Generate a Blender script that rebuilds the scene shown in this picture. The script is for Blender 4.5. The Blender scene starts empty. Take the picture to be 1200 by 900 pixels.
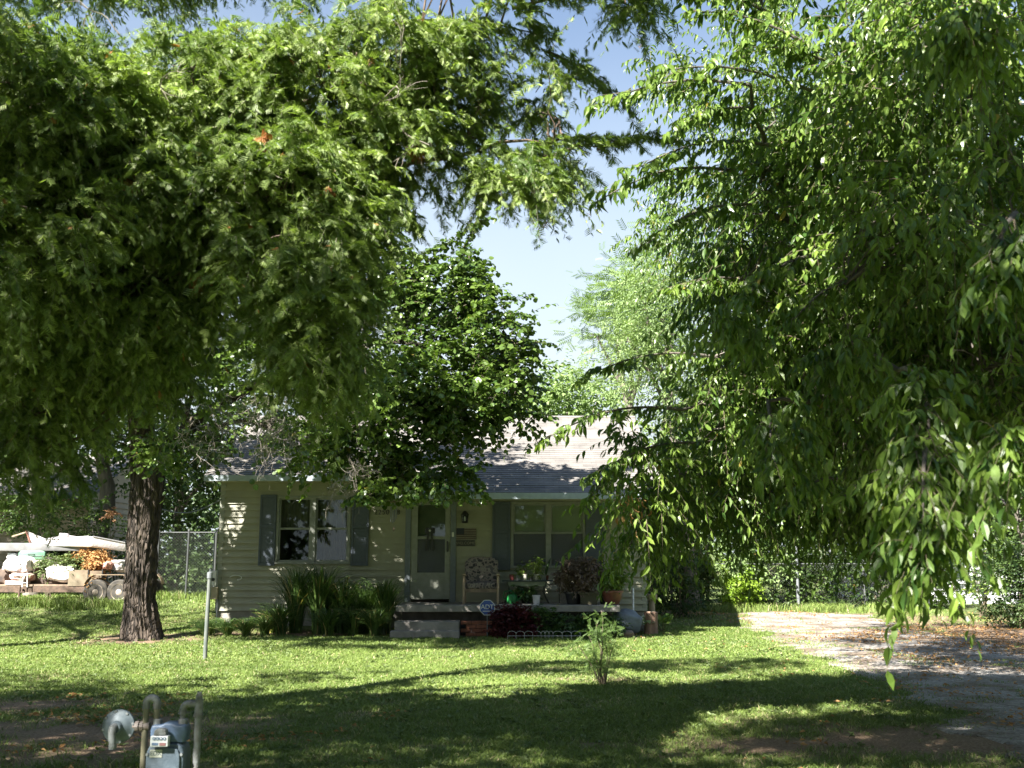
import bpy, bmesh, math, random
import numpy as np
from mathutils import Vector, Matrix, noise, Euler

# ------------------------------------------------------------------ camera, sky, sun, exposure
SC = bpy.context.scene
COL = SC.collection
EYE = 1.6
FPX = 1167.0
PIT = math.atan(200 / FPX)
cam = bpy.data.cameras.new('camera')
camo = bpy.data.objects.new('camera', cam); COL.objects.link(camo)
camo.location = (0, 0, EYE)
camo.rotation_euler = (math.pi / 2 + PIT, 0, 0)
cam.sensor_width = 36; cam.lens = 36 * FPX / 1200
cam.clip_start = 0.05; cam.clip_end = 3000
cam.dof.use_dof = True; cam.dof.focus_distance = 19; cam.dof.aperture_fstop = 4.0
SC.camera = camo

SUN = Vector((-.46, -.58, .67)).normalized()
w = bpy.data.worlds.new('World'); SC.world = w; w.use_nodes = True
nt = w.node_tree
bg = nt.nodes['Background']
sky = nt.nodes.new('ShaderNodeTexSky'); sky.sky_type = 'NISHITA'; sky.sun_disc = False
sky.sun_elevation = math.asin(SUN.z); sky.sun_rotation = math.atan2(SUN.x, SUN.y)
sky.air_density = 1.0; sky.dust_density = .6; sky.ozone_density = 1.0; sky.altitude = 300
# thin bright haze low in the sky, broken by soft noise
tcw = nt.nodes.new('ShaderNodeTexCoord'); sx = nt.nodes.new('ShaderNodeSeparateXYZ'); nt.links.new(tcw.outputs['Generated'], sx.inputs[0])
nzw = nt.nodes.new('ShaderNodeTexNoise'); nzw.inputs['Scale'].default_value = 2.2; nzw.inputs['Detail'].default_value = 5; nt.links.new(tcw.outputs['Generated'], nzw.inputs['Vector'])
adw = nt.nodes.new('ShaderNodeMath'); adw.operation = 'MULTIPLY_ADD'; adw.inputs[1].default_value = -.22; nt.links.new(nzw.outputs['Fac'], adw.inputs[0]); nt.links.new(sx.outputs[2], adw.inputs[2])
mrw = nt.nodes.new('ShaderNodeMapRange'); mrw.interpolation_type = 'SMOOTHSTEP'
mrw.inputs['From Min'].default_value = .02; mrw.inputs['From Max'].default_value = .50; mrw.inputs['To Min'].default_value = .97; mrw.inputs['To Max'].default_value = .0
nt.links.new(adw.outputs[0], mrw.inputs[0])
mxw = nt.nodes.new('ShaderNodeMixRGB'); mxw.inputs[2].default_value = (3.75, 4.2, 4.45, 1)
nt.links.new(mrw.outputs[0], mxw.inputs[0]); nt.links.new(sky.outputs[0], mxw.inputs[1]); nt.links.new(mxw.outputs[0], bg.inputs[0])
bg.inputs[1].default_value = 0.05
sl = bpy.data.lights.new('sun', 'SUN'); sl.energy = 5.0; sl.angle = math.radians(.53); sl.color = (1, .955, .88)
so = bpy.data.objects.new('sun', sl); COL.objects.link(so)
so.rotation_euler = SUN.to_track_quat('Z', 'Y').to_euler(); so.location = (-20, -20, 30)
SC.view_settings.view_transform = 'Standard'; SC.view_settings.look = 'None'
SC.view_settings.gamma = 1; SC.view_settings.use_curve_mapping = False
SC.view_settings.exposure = 2.3
SC.render.engine = 'CYCLES'
SC.cycles.max_bounces = 6; SC.cycles.transparent_max_bounces = 12; SC.cycles.diffuse_bounces = 3

# ------------------------------------------------------------------ helpers
def at(px, py, Y):
    """world point on the sight line of photo pixel (px, py) at distance Y"""
    u = (px - 600) / FPX; v = (450 - py) / FPX
    dy = math.cos(PIT) - v * math.sin(PIT); dz = math.sin(PIT) + v * math.cos(PIT)
    t = Y / dy
    return Vector((u * t, Y, EYE + dz * t))
def gnd(px, py, z=0):
    u = (px - 600) / FPX; v = (450 - py) / FPX
    dy = math.cos(PIT) - v * math.sin(PIT); dz = math.sin(PIT) + v * math.cos(PIT)
    t = (z - EYE) / dz
    return Vector((u * t, dy * t, z))
def sm(a, b, x):
    t = np.clip((x - a) / (b - a), 0, 1); return t * t * (3 - 2 * t)
def hgt(x, y):
    x = np.asarray(x, float); y = np.asarray(y, float)
    left = 1 - sm(-5.8, 1.5, x)
    h = left * .46 * sm(20, 25.5, y) + (1 - left) * .10 * sm(23, 28, y)
    h = h + .025 * np.sin(x * .7 + 1) * np.sin(y * .6) * sm(7, 9, y) * (1 - sm(19, 20, y))
    h = h - .05 * (1 - sm(2, 6, y))
    return h
def H(x, y): return float(hgt(x, y))

def rnd(seed): return np.random.default_rng(seed)

def woff(o):
    v = Vector((0, 0, 0))
    while o is not None:
        v += o.location; o = o.parent
    return v
def tag(o, label=None, cat=None, group=None, kind=None):
    if label: o['label'] = label
    if cat: o['category'] = cat
    if group: o['group'] = group
    if kind: o['kind'] = kind
    return o
def thing(name, loc, label, cat, group=None):
    o = bpy.data.objects.new(name, None); COL.objects.link(o); o.location = loc
    o.empty_display_size = .2
    return tag(o, label, cat, group)
def copy_tree(o, parent=None):
    c = o.copy(); COL.objects.link(c)
    if parent: c.parent = parent
    for ch in list(o.children): copy_tree(ch, c)
    return c

class MB:
    def __init__(s): s.v = []; s.f = []
    def add(s, vs, fs):
        n = len(s.v); s.v += [tuple(v) for v in vs]; s.f += [tuple(i + n for i in f) for f in fs]; return s
    def box(s, c, d, rot=None):
        x, y, z = [k / 2 for k in d]
        vs = [Vector(p) for p in ((-x,-y,-z),(x,-y,-z),(x,y,-z),(-x,y,-z),(-x,-y,z),(x,-y,z),(x,y,z),(-x,y,z))]
        if rot: R = Euler(rot).to_matrix(); vs = [R @ v for v in vs]
        c = Vector(c)
        return s.add([v + c for v in vs], [(0,3,2,1),(4,5,6,7),(0,1,5,4),(1,2,6,5),(2,3,7,6),(3,0,4,7)])
    def bx(s, x0, x1, y0, y1, z0, z1):
        return s.box(((x0+x1)/2, (y0+y1)/2, (z0+z1)/2), (abs(x1-x0), abs(y1-y0), abs(z1-z0)))
    def tube(s, pts, rad, n=8, cap=True):
        pts = [Vector(p) for p in pts]
        if not hasattr(rad, '__len__'): rad = [rad] * len(pts)
        vs = []; fs = []; up = None
        for i, p in enumerate(pts):
            t = (pts[min(i+1, len(pts)-1)] - pts[max(i-1, 0)])
            t = t.normalized() if t.length > 1e-9 else Vector((0, 0, 1))
            if up is None:
                up = Vector((0, 0, 1)) if abs(t.z) < .9 else Vector((1, 0, 0))
            a = up - t * up.dot(t); a.normalize(); up = a
            b = t.cross(a)
            for k in range(n):
                g = 2 * math.pi * k / n
                vs.append(p + (a * math.cos(g) + b * math.sin(g)) * rad[i])
        for i in range(len(pts) - 1):
            for k in range(n):
                k2 = (k + 1) % n
                fs.append((i*n+k, i*n+k2, (i+1)*n+k2, (i+1)*n+k))
        if cap:
            fs.append(tuple(range(n-1, -1, -1))); fs.append(tuple((len(pts)-1)*n + k for k in range(n)))
        return s.add(vs, fs)
    def lathe(s, prof, c=(0,0,0), n=20, axis='z'):
        vs = []; fs = []; c = Vector(c)
        for r, h in prof:
            for k in range(n):
                g = 2*math.pi*k/n; x, y = r*math.cos(g), r*math.sin(g)
                v = Vector((x, y, h)) if axis == 'z' else (Vector((x, -h, y)) if axis == 'y' else Vector((h, x, y)))
                vs.append(v + c)
        m = len(prof)
        for i in range(m-1):
            for k in range(n):
                k2 = (k+1) % n; fs.append((i*n+k, i*n+k2, (i+1)*n+k2, (i+1)*n+k))
        fs.append(tuple(range(n-1,-1,-1))); fs.append(tuple((m-1)*n+k for k in range(n)))
        return s.add(vs, fs)
    def prism(s, poly, d):
        d = Vector(d); poly = [Vector(p) for p in poly]; n = len(poly)
        fs = [tuple(range(n-1,-1,-1)), tuple(range(n, 2*n))] + [(i, (i+1)%n, n+(i+1)%n, n+i) for i in range(n)]
        return s.add(poly + [p + d for p in poly], fs)
    def lump(s, c, d, seed=0, amp=.15, freq=2.0, sub=4, rot=None, sq=1.0):
        bm = bmesh.new(); bmesh.ops.create_icosphere(bm, subdivisions=sub, radius=1)
        bm.verts.index_update(); vs = []
        R = Euler(rot).to_matrix() if rot else Matrix.Identity(3)
        for v in bm.verts:
            p = v.co.copy()
            if sq != 1: p = Vector([math.copysign(abs(k)**sq, k) for k in p])
            p = p * (1 + amp * noise.noise(v.co * freq + Vector((seed*7.3, seed, 0))) + amp*.4*noise.noise(v.co*freq*3+Vector((seed,0,5))))
            vs.append(R @ Vector((p.x*d[0]/2, p.y*d[1]/2, p.z*d[2]/2)) + Vector(c))
        fs = [tuple(v.index for v in f.verts) for f in bm.faces]; bm.free()
        return s.add(vs, fs)
    def build(s, name, m, parent=None, bev=0, smooth=False, segs=2):
        me = bpy.data.meshes.new(name); off = woff(parent)
        me.from_pydata([tuple(Vector(v) - off) for v in s.v], [], s.f); me.update()
        bm = bmesh.new(); bm.from_mesh(me)
        bmesh.ops.recalc_face_normals(bm, faces=bm.faces)
        if bev:
            es = [e for e in bm.edges if e.is_manifold and e.calc_face_angle(0) > .6]
            bmesh.ops.bevel(bm, geom=es, offset=bev, segments=segs, affect='EDGES', profile=.5, clamp_overlap=True)
        bm.to_mesh(me); bm.free()
        if smooth:
            me.polygons.foreach_set('use_smooth', [True]*len(me.polygons))
            try: me.set_sharp_from_angle(angle=math.radians(40))
            except Exception: pass
        me.materials.append(m)
        o = bpy.data.objects.new(name, me); COL.objects.link(o)
        if parent: o.parent = parent
        return o

# ------------------------------------------------------------------ materials
def node(nt, t, **kw):
    n = nt.nodes.new(t)
    for k, v in kw.items(): setattr(n, k, v)
    return n
MC = {}
def mat(name, col, rough=.7, col2=None, scale=8, bump=0, bscale=None, metal=0, spec=.5, detail=6, stretch=None, emit=None):
    if name in MC: return MC[name]
    m = bpy.data.materials.new(name); m.use_nodes = True; t = m.node_tree; b = t.nodes['Principled BSDF']
    b.inputs['Roughness'].default_value = rough; b.inputs['Metallic'].default_value = metal
    b.inputs['Specular IOR Level'].default_value = spec
    tc = node(t, 'ShaderNodeTexCoord'); mp = node(t, 'ShaderNodeMapping')
    t.links.new(tc.outputs['Object'], mp.inputs[0])
    if stretch: mp.inputs['Scale'].default_value = stretch
    if col2 is None: col2 = tuple(c * .78 for c in col)
    nz = node(t, 'ShaderNodeTexNoise'); nz.inputs['Scale'].default_value = scale; nz.inputs['Detail'].default_value = detail
    t.links.new(mp.outputs[0], nz.inputs['Vector'])
    rp = node(t, 'ShaderNodeValToRGB'); rp.color_ramp.elements[0].position = .35; rp.color_ramp.elements[1].position = .65
    rp.color_ramp.elements[0].color = (*col, 1); rp.color_ramp.elements[1].color = (*col2, 1)
    t.links.new(nz.outputs['Fac'], rp.inputs[0]); t.links.new(rp.outputs[0], b.inputs['Base Color'])
    if bump:
        n2 = node(t, 'ShaderNodeTexNoise'); n2.inputs['Scale'].default_value = bscale or scale*4; n2.inputs['Detail'].default_value = 5
        t.links.new(mp.outputs[0], n2.inputs['Vector'])
        bu = node(t, 'ShaderNodeBump'); bu.inputs['Strength'].default_value = bump; bu.inputs['Distance'].default_value = .02
        t.links.new(n2.outputs['Fac'], bu.inputs['Height']); t.links.new(bu.outputs[0], b.inputs['Normal'])
    MC[name] = m; return m

def leafmat(name, c0, c1, trans=.35, rough=.45, spec=.5, dead=None, tint=(1.1, 1.25, .5)):
    """leaf: colour varies from leaf to leaf (attribute 'var'), light passes through"""
    if name in MC: return MC[name]
    m = bpy.data.materials.new(name); m.use_nodes = True; t = m.node_tree; b = t.nodes['Principled BSDF']
    a = node(t, 'ShaderNodeAttribute'); a.attribute_name = 'var'
    rp = node(t, 'ShaderNodeValToRGB'); e = rp.color_ramp.elements
    e[0].position = 0; e[0].color = (*c0, 1); e[1].position = .93 if dead else 1; e[1].color = (*c1, 1)
    if dead:
        k = e.new(.97); k.color = (*dead, 1)
    t.links.new(a.outputs['Fac'], rp.inputs[0]); t.links.new(rp.outputs[0], b.inputs['Base Color'])
    b.inputs['Roughness'].default_value = rough; b.inputs['Specular IOR Level'].default_value = spec
    tr = node(t, 'ShaderNodeBsdfTranslucent'); mx = node(t, 'ShaderNodeMixShader'); mx.inputs[0].default_value = trans
    hs = node(t, 'ShaderNodeMixRGB', blend_type='MULTIPLY'); hs.inputs[0].default_value = 1
    hs.inputs[2].default_value = (*tint, 1)
    t.links.new(rp.outputs[0], hs.inputs[1]); t.links.new(hs.outputs[0], tr.inputs[0])
    t.links.new(b.outputs[0], mx.inputs[1]); t.links.new(tr.outputs[0], mx.inputs[2])
    t.links.new(mx.outputs[0], t.nodes['Material Output'].inputs[0])
    MC[name] = m; return m

M_WHITE = mat('white_paint', (.72,.72,.68), .5, (.6,.6,.57), 14)
M_TRIM = mat('blue_grey_trim', (.16,.185,.20), .55, (.13,.15,.165), 10)
M_FASCIA = mat('fascia_paint', (.36,.42,.455), .55, (.30,.35,.385), 9)
M_SHUT = mat('shutter_paint', (.075,.09,.115), .5, (.06,.075,.095), 20)
M_SIDING = mat('cream_siding', (.34,.335,.245), .5, (.285,.28,.205), 2.2, bump=.05, bscale=60)
M_FRAME = mat('window_frame_paint', (.25,.26,.23), .5, (.20,.21,.18), 12)
M_DOOR = mat('storm_door_paint', (.26,.27,.23), .45, (.21,.22,.18), 10)
M_CONC = mat('old_concrete', (.30,.28,.25), .9, (.20,.185,.165), 5, bump=.5, bscale=40)
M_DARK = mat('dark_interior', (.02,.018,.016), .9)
M_BLACK = mat('black_metal', (.02,.02,.022), .45, (.03,.03,.03), 20)
M_GALV = mat('galvanised_steel', (.24,.26,.27), .5, (.17,.18,.19), 25, metal=.4)
M_POST = mat('post_paint', (.09,.11,.10), .6, (.15,.16,.145), 18, stretch=(1,1,.3))
M_GASGREY = mat('gas_grey_paint', (.07,.095,.12), .5, (.05,.072,.095), 18, bump=.15, bscale=90)
M_GASBLUE = mat('gas_blue_grey', (.07,.11,.18), .5, (.05,.08,.13), 20, bump=.15, bscale=90)
M_PIPE = mat('weathered_pipe_paint', (.15,.165,.17), .65, (.09,.09,.085), 22, bump=.3, bscale=70)
M_RUST = mat('rusty_steel', (.13,.085,.06), .85, (.07,.05,.035), 14, bump=.4)
M_RUBBER = mat('tyre_rubber', (.035,.033,.03), .85, (.08,.07,.055), 10)
M_WOOD = mat('weathered_wood', (.27,.20,.14), .85, (.17,.125,.09), 9, bump=.4, stretch=(1,1,.2))
M_WOODL = mat('pale_wood', (.42,.32,.22), .8, (.30,.22,.15), 8, bump=.2, stretch=(1,1,.25))
M_CLOTH = mat('white_cloth', (.78,.74,.74), .9, (.70,.62,.60), 6, bump=.3, bscale=20)
M_TERRA = mat('glazed_red_brown', (.16,.05,.03), .35, (.10,.035,.025), 9)
M_BLACKPOT = mat('black_plastic', (.018,.018,.02), .4)
M_SOIL = mat('potting_soil', (.05,.035,.025), .95, bump=.5)

def bark(name, c1, c2, scale=14, st=(1,1,.22)):
    return mat(name, c1, .95, c2, scale, bump=1.0, bscale=scale*1.6, stretch=st)
M_BARK = bark('furrowed_bark', (.05,.038,.03), (.14,.11,.085), 9)
def plate_bark(m):
    t = m.node_tree; b = t.nodes['Principled BSDF']; mp = [n for n in t.nodes if n.type == 'MAPPING'][0]
    vo = node(t, 'ShaderNodeTexVoronoi', feature='DISTANCE_TO_EDGE'); vo.inputs['Scale'].default_value = 17
    nz = node(t, 'ShaderNodeTexNoise'); nz.inputs['Scale'].default_value = 9
    ad = node(t, 'ShaderNodeMixRGB', blend_type='ADD'); ad.inputs[0].default_value = .12
    t.links.new(mp.outputs[0], nz.inputs['Vector']); t.links.new(mp.outputs[0], ad.inputs[1]); t.links.new(nz.outputs['Color'], ad.inputs[2]); t.links.new(ad.outputs[0], vo.inputs['Vector'])
    bu = node(t, 'ShaderNodeBump'); bu.inputs['Strength'].default_value = 1; bu.inputs['Distance'].default_value = .12
    old = b.inputs['Normal'].links[0].from_socket; t.links.new(old, bu.inputs['Normal'])
    rp = node(t, 'ShaderNodeMapRange'); rp.inputs['From Max'].default_value = .25; t.links.new(vo.outputs['Distance'], rp.inputs[0])
    t.links.new(rp.outputs[0], bu.inputs['Height']); t.links.new(bu.outputs[0], b.inputs['Normal'])
plate_bark(M_BARK)
M_BARK2 = bark('cedar_bark', (.10,.065,.05), (.17,.13,.10), 16)
M_BARK3 = bark('smooth_grey_bark', (.15,.13,.11), (.09,.08,.065), 14)
M_TWIG = mat('dead_twig_bark', (.26,.23,.19), .9, (.17,.145,.12), 20)
M_TWIGG = mat('live_twig_bark', (.14,.11,.07), .9, (.09,.08,.05), 20)

# ------------------------------------------------------------------ foliage machinery (numpy)
def tmpl_lance():
    v = [(0,0,0),(.28,.36,.07),(.28,0,0),(.28,-.36,.07),(.62,.40,.03),(.62,0,-.06),(.62,-.40,.03),(1,0,-.2)]
    f = [(0,2,1),(0,3,2),(1,2,5),(1,5,4),(2,3,6),(2,6,5),(4,5,7),(5,6,7)]
    return np.array(v, float), np.array(f)
def tmpl_lobed():
    v = [(0,0,0),(.12,.38,.05),(.45,.52,.02),(.80,.34,-.04),(1.0,0,-.14),(.80,-.34,-.04),(.45,-.52,.02),(.12,-.38,.05),(.5,0,-.05)]
    f = [(8,i,i+1) for i in range(0,7)] + [(8,7,0)]
    return np.array(v, float), np.array(f)
def tmpl_simple():
    v = [(0,0,0),(.45,.42,.06),(.45,-.42,.06),(1,0,-.12),(.45,0,-.03)]
    f = [(0,4,1),(0,2,4),(1,4,3),(4,2,3)]
    return np.array(v, float), np.array(f)
def tmpl_cedar():
    v = []; f = []
    def blade(x0, y0, x1, y1, w, z):
        n = len(v); dx, dy = x1-x0, y1-y0; L = math.hypot(dx, dy); nx, ny = -dy/L*w/2, dx/L*w/2
        v.extend([(x0+nx,y0+ny,0),(x0-nx,y0-ny,0),(x1,y1,z)]); f.append((n,n+1,n+2))
    blade(0,0,1.15,0,.17,-.10)
    k = 0
    for t in (.05,.25,.45,.65):
        for s in (1,-1):
            l = .58*(1-t*.6); a = .66; k += 1
            blade(t, 0, t+l*math.cos(a), s*l*math.sin(a), .15, (.3 if k % 2 else -.2))
    return np.array(v, float), np.array(f)
def tmpl_feather():
    v = []; f = []
    for i, t in enumerate((.05,.2,.35,.5,.65,.8)):
        for s in (1,-1):
            n = len(v); l = .38; a = .8
            v.extend([(t,0,0),(t+l*.5*math.cos(a)+.03, s*l*.5*math.sin(a), .02),(t+l*.5*math.cos(a)-.04, s*l*.5*math.sin(a)+s*.03, .03),(t+l*math.cos(a), s*l*math.sin(a), -.05)])
            f.extend([(n,n+1,n+2),(n+1,n+3,n+2)])
    n = len(v); v.extend([(0,.012,0),(0,-.012,0),(1,0,-.05)]); f.append((n,n+1,n+2))
    return np.array(v, float), np.array(f)
TM = dict(lance=tmpl_lance(), lobed=tmpl_lobed(), simple=tmpl_simple(), cedar=tmpl_cedar(), feather=tmpl_feather())

def nrm(a):
    return a / np.maximum(np.linalg.norm(a, axis=-1, keepdims=True), 1e-9)
def leaf_mesh(name, m, parent, P, D, N, L, Wd, var, tm, smooth=False):
    tv, tf = TM[tm]
    D = nrm(D); S = nrm(np.cross(D, N)); N = np.cross(S, D)
    n = len(P); k = len(tv); cz = L*rnd(n).uniform(.2,2.3,n)
    V = (P[:,None,:] + D[:,None,:]*(L[:,None]*tv[None,:,0])[...,None] + S[:,None,:]*(Wd[:,None]*tv[None,:,1])[...,None]
         + N[:,None,:]*(cz[:,None]*tv[None,:,2])[...,None]).reshape(-1,3)
    off = np.array(woff(parent)) if parent else 0
    V = V - off
    F = (tf[None] + (np.arange(n)*k)[:,None,None]).reshape(-1,3)
    return raw_mesh(name, m, parent, V, F, np.repeat(var, len(tf)), smooth)
def raw_mesh(name, m, parent, V, F, var, smooth=False):
    me = bpy.data.meshes.new(name)
    me.vertices.add(len(V)); me.vertices.foreach_set('co', V.astype(np.float32).ravel())
    me.loops.add(F.size); me.loops.foreach_set('vertex_index', F.astype(np.int32).ravel())
    me.polygons.add(len(F)); me.polygons.foreach_set('loop_start', (np.arange(len(F))*F.shape[1]).astype(np.int32))
    me.polygons.foreach_set('loop_total', np.full(len(F), F.shape[1], np.int32))
    me.polygons.foreach_set('use_smooth', np.full(len(F), smooth))
    me.update(calc_edges=True)
    at_ = me.attributes.new('var', 'FLOAT', 'FACE'); at_.data.foreach_set('value', var.astype(np.float32))
    me.materials.append(m)
    o = bpy.data.objects.new(name, me); COL.objects.link(o)
    if parent: o.parent = parent
    return o

def arcs(R, O, D, L, K, droop, jit=.1):
    """positions/tangents at K points along N drooping arcs"""
    t = (np.arange(K)[None] + .5 + R.uniform(-.3,.3,(len(O),K))) / K
    g = np.array([0,0,-1.])
    P = O[:,None]+ D[:,None]*(L[:,None]*t)[...,None] + g*(L[:,None]*droop[:,None]*t*t)[...,None]
    T = nrm(D[:,None] + g*(2*droop[:,None]*t)[...,None] + 0*P)
    return P, T, t
def ribbon_twigs(name, m, parent, O, D, L, droop, w, segs=4):
    """thin three-sided twigs along the arcs, one mesh"""
    n = len(O); t = np.linspace(0,1,segs+1)[None].repeat(n,0)
    g = np.array([0,0,-1.])
    P = O[:,None]+ D[:,None]*(L[:,None]*t)[...,None] + g*(L[:,None]*droop[:,None]*t*t)[...,None]
    T = nrm(D[:,None] + g*(2*droop[:,None]*t)[...,None])
    A = nrm(np.cross(T, np.array([.31,.22,.93]))); B = np.cross(T, A)
    r = (w[:,None]*(1-.7*t))[...,None]
    V = np.stack([P + (A*math.cos(a)+B*math.sin(a))*r for a in (0,2.094,4.188)], 2)  # n,seg,3,3
    base = (np.arange(n)*(segs+1)*3)[:,None,None]
    s = (np.arange(segs)*3)[None,:,None]; q = np.arange(3)[None,None,:]; q2 = (q+1)%3
    F = np.stack([base+s+q, base+s+q2, base+s+3+q2, base+s+3+q], -1).reshape(-1,4)
    off = np.array(woff(parent)) if parent else 0
    return raw_mesh(name, m, parent, V.reshape(-1,3)-off, F, np.zeros(len(F)))

def ell(R, n, shell=.35):
    d = nrm(R.normal(size=(n,3))); r = R.uniform(shell, 1, n)**(1/2.2)
    return d*r[:,None]
def blob_clumps(R, blobs):
    """blobs: (px, py, Y, rpx, rpy, depth_m, n) -> clump centres and outward directions"""
    C = []; O = []; I = []
    for i, bl in enumerate(blobs):
        if bl[0] == 'w':
            _, x, y, z, rx, rd, ry, n = bl; c = np.array([x, y, z]); s = 1
        else:
            px, py, Y, rx, ry, rd, n = bl; c = np.array(at(px, py, Y)); s = Y / FPX
        e = ell(R, n)
        C.append(c + e*np.array([rx*s, rd, ry*s])); O.append(e); I.append(np.full(n, i))
    return np.concatenate(C), np.concatenate(O), np.concatenate(I)
def crown(parent, seed, blobs, sprays, K, L, droop, leafL, leafW, tm, m, twm, rc=.35, up=.15, side=.9, hang=.5,
          extra=None, twig_r=.003, nup=1.0, name='crown', clipf=None, smooth=False, exkeep=.6, fwd=0):
    R = rnd(seed)
    C, E, I = blob_clumps(R, blobs)
    O = np.repeat(C, sprays, 0); Eo = np.repeat(E, sprays, 0)
    cv = np.repeat(R.normal(0, .17, len(C)), sprays)
    n = len(O)
    O = O + R.normal(0, rc*.45, (n,3))
    D = nrm(R.normal(size=(n,3))*np.array([1,1,.5]) + Eo*.8 + np.array([0,0,up]))
    Ls = R.uniform(L[0], L[1], n); dr = R.uniform(droop[0], droop[1], n)
    if extra is not None:
        eO, eD, eL, edr = extra
        O = np.concatenate([O, eO]); D = np.concatenate([D, nrm(eD)]); Ls = np.concatenate([Ls, eL]); dr = np.concatenate([dr, edr])
        cv = np.concatenate([cv, R.normal(0,.1,len(eO))])
    n = len(O)
    P, T, t = arcs(R, O, D, Ls, K, dr)
    up3 = np.array([0,0,1.])
    S = nrm(np.cross(T, up3+0*T) + 1e-6)
    sg = np.where(np.arange(K) % 2 == 0, 1., -1.)[None,:,None]
    LD = nrm(T*.55 + S*sg*side - up3*hang + R.normal(0,.22,T.shape))
    N = nrm(up3*nup + np.array([fwd*.5,fwd,0]) + R.normal(0,.45,T.shape) + S*sg*.25)
    q = R.uniform(.5,1.15,(n,K))
    var = np.clip(.42 + cv[:,None] + R.normal(0,.16,(n,K)) , 0, .92)
    dead = R.uniform(size=(n,K)) < .003
    var = np.where(dead, .99, var)
    keepx = np.ones((n,K), bool)
    if extra is not None: keepx[len(C)*sprays:] = R.uniform(size=(n-len(C)*sprays,K)) < exkeep
    keepx = keepx.ravel()
    P = P.reshape(-1,3); LD = LD.reshape(-1,3); N = N.reshape(-1,3); q = q.ravel(); var = var.ravel()
    P, LD, N, q, var = P[keepx], LD[keepx], N[keepx], q[keepx], var[keepx]
    if clipf is not None:
        k = clipf(P); P, LD, N, q, var = P[k], LD[k], N[k], q[k], var[k]
    o = leaf_mesh(name, m, parent, P, LD, N, leafL*q, leafW*q, var, tm, smooth)
    if twm is not None and clipf is not None:
        k = clipf(O+D*Ls[:,None]-np.array([0,0,1.])*(Ls*dr)[:,None]); O, D, Ls, dr = O[k], D[k], Ls[k], dr[k]; n = len(O)
    if twm is not None: ribbon_twigs('twigs', twm, parent, O, D, Ls, dr, np.full(n, twig_r))
    return C, I

def limb_path(a, b, sag=.1, seed=0, n=9, wob=.08):
    a = Vector(a); b = Vector(b); L = (b-a).length; out = []
    for i in range(n):
        t = i/(n-1); p = a.lerp(b, t)
        p.z += math.sin(math.pi*t)*L*sag
        k = math.sin(math.pi*t)*L*wob
        p += Vector((noise.noise((seed*3.1, t*3, 0)), noise.noise((seed*3.1, t*3, 7)), noise.noise((seed*3.1, t*3, 13))))*k
        out.append(p)
    return out
def limbs(parent, m, specs, twC=None, twI=None, blobs=None, r_tw=.012, seed=0, name='branches', tie=1.5):
    """specs: list of (path, r0, r1); clump centres are tied to the nearest limb point by thin branches"""
    mb = MB(); allp = []
    for path, r0, r1 in specs:
        n = len(path); mb.tube(path, [r0+(r1-r0)*(i/(n-1))**.8 for i in range(n)], 8)
        allp += [Vector(p) for p in path[1:]]
    if twC is not None and allp:
        A = np.array([tuple(p) for p in allp])
        for i, c in enumerate(twC):
            d = np.linalg.norm(A - c, axis=1) + .3*np.maximum(0, A[:,2]-c[2]); j = int(np.argmin(d))
            if np.linalg.norm(A[j]-c) > tie: continue
            p = limb_path(A[j], c, .06, seed*17+i, 6, .3)
            mb.tube(p, [r_tw*(1-.13*k) for k in range(6)], 4, cap=False)
    return mb.build(name, m, parent, smooth=True)
def ridged_trunk(parent, path, rads, m, sides=56, rings=110, ridges=13, amp=.06, seed=0, flare=.5, name='trunk'):
    """trunk with furrowed bark ridges and flared roots"""
    P = [Vector(p) for p in path]; mb = MB(); vs = []; fs = []
    seg = []; 
    for i in range(rings):
        t = i/(rings-1)*(len(P)-1); k = min(int(t), len(P)-2); f = t-k
        a0 = P[max(k-1,0)]; a1 = P[k]; a2 = P[k+1]; a3 = P[min(k+2,len(P)-1)]
        c = .5*((2*a1)+(a2-a0)*f+(2*a0-5*a1+4*a2-a3)*f*f+(3*a1-3*a2+a3-a0)*f**3)
        r = rads[k]*(1-f)+rads[k+1]*f
        zz = c.z - P[0].z
        fl = flare*math.exp(-zz/.28)
        for s in range(sides):
            g = 2*math.pi*s/sides
            q = Vector((math.cos(g)*1.3, math.sin(g)*1.3, zz*.55+seed))
            wob = noise.noise(q*1.3)*1.4
            rd = 1-abs(math.sin(g*ridges/2+wob*3+zz*.6))**.6
            brk = .5+.5*noise.noise(Vector((math.cos(g)*6, math.sin(g)*6, zz*3.2+seed)))
            root = .5+.5*math.cos(g*5+seed)
            rr = r*(1+amp*(rd*brk*1.6-.4)+.06*noise.noise(q)+ fl*(.35+.9*root))
            vs.append(c+Vector((math.cos(g)*rr, math.sin(g)*rr, 0)))
    for i in range(rings-1):
        for s in range(sides):
            s2 = (s+1)%sides; fs.append((i*sides+s, i*sides+s2, (i+1)*sides+s2, (i+1)*sides+s))
    fs.append(tuple((rings-1)*sides+s for s in range(sides)))
    mb.add(vs, fs)
    return mb.build(name, m, parent, smooth=True)
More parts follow.
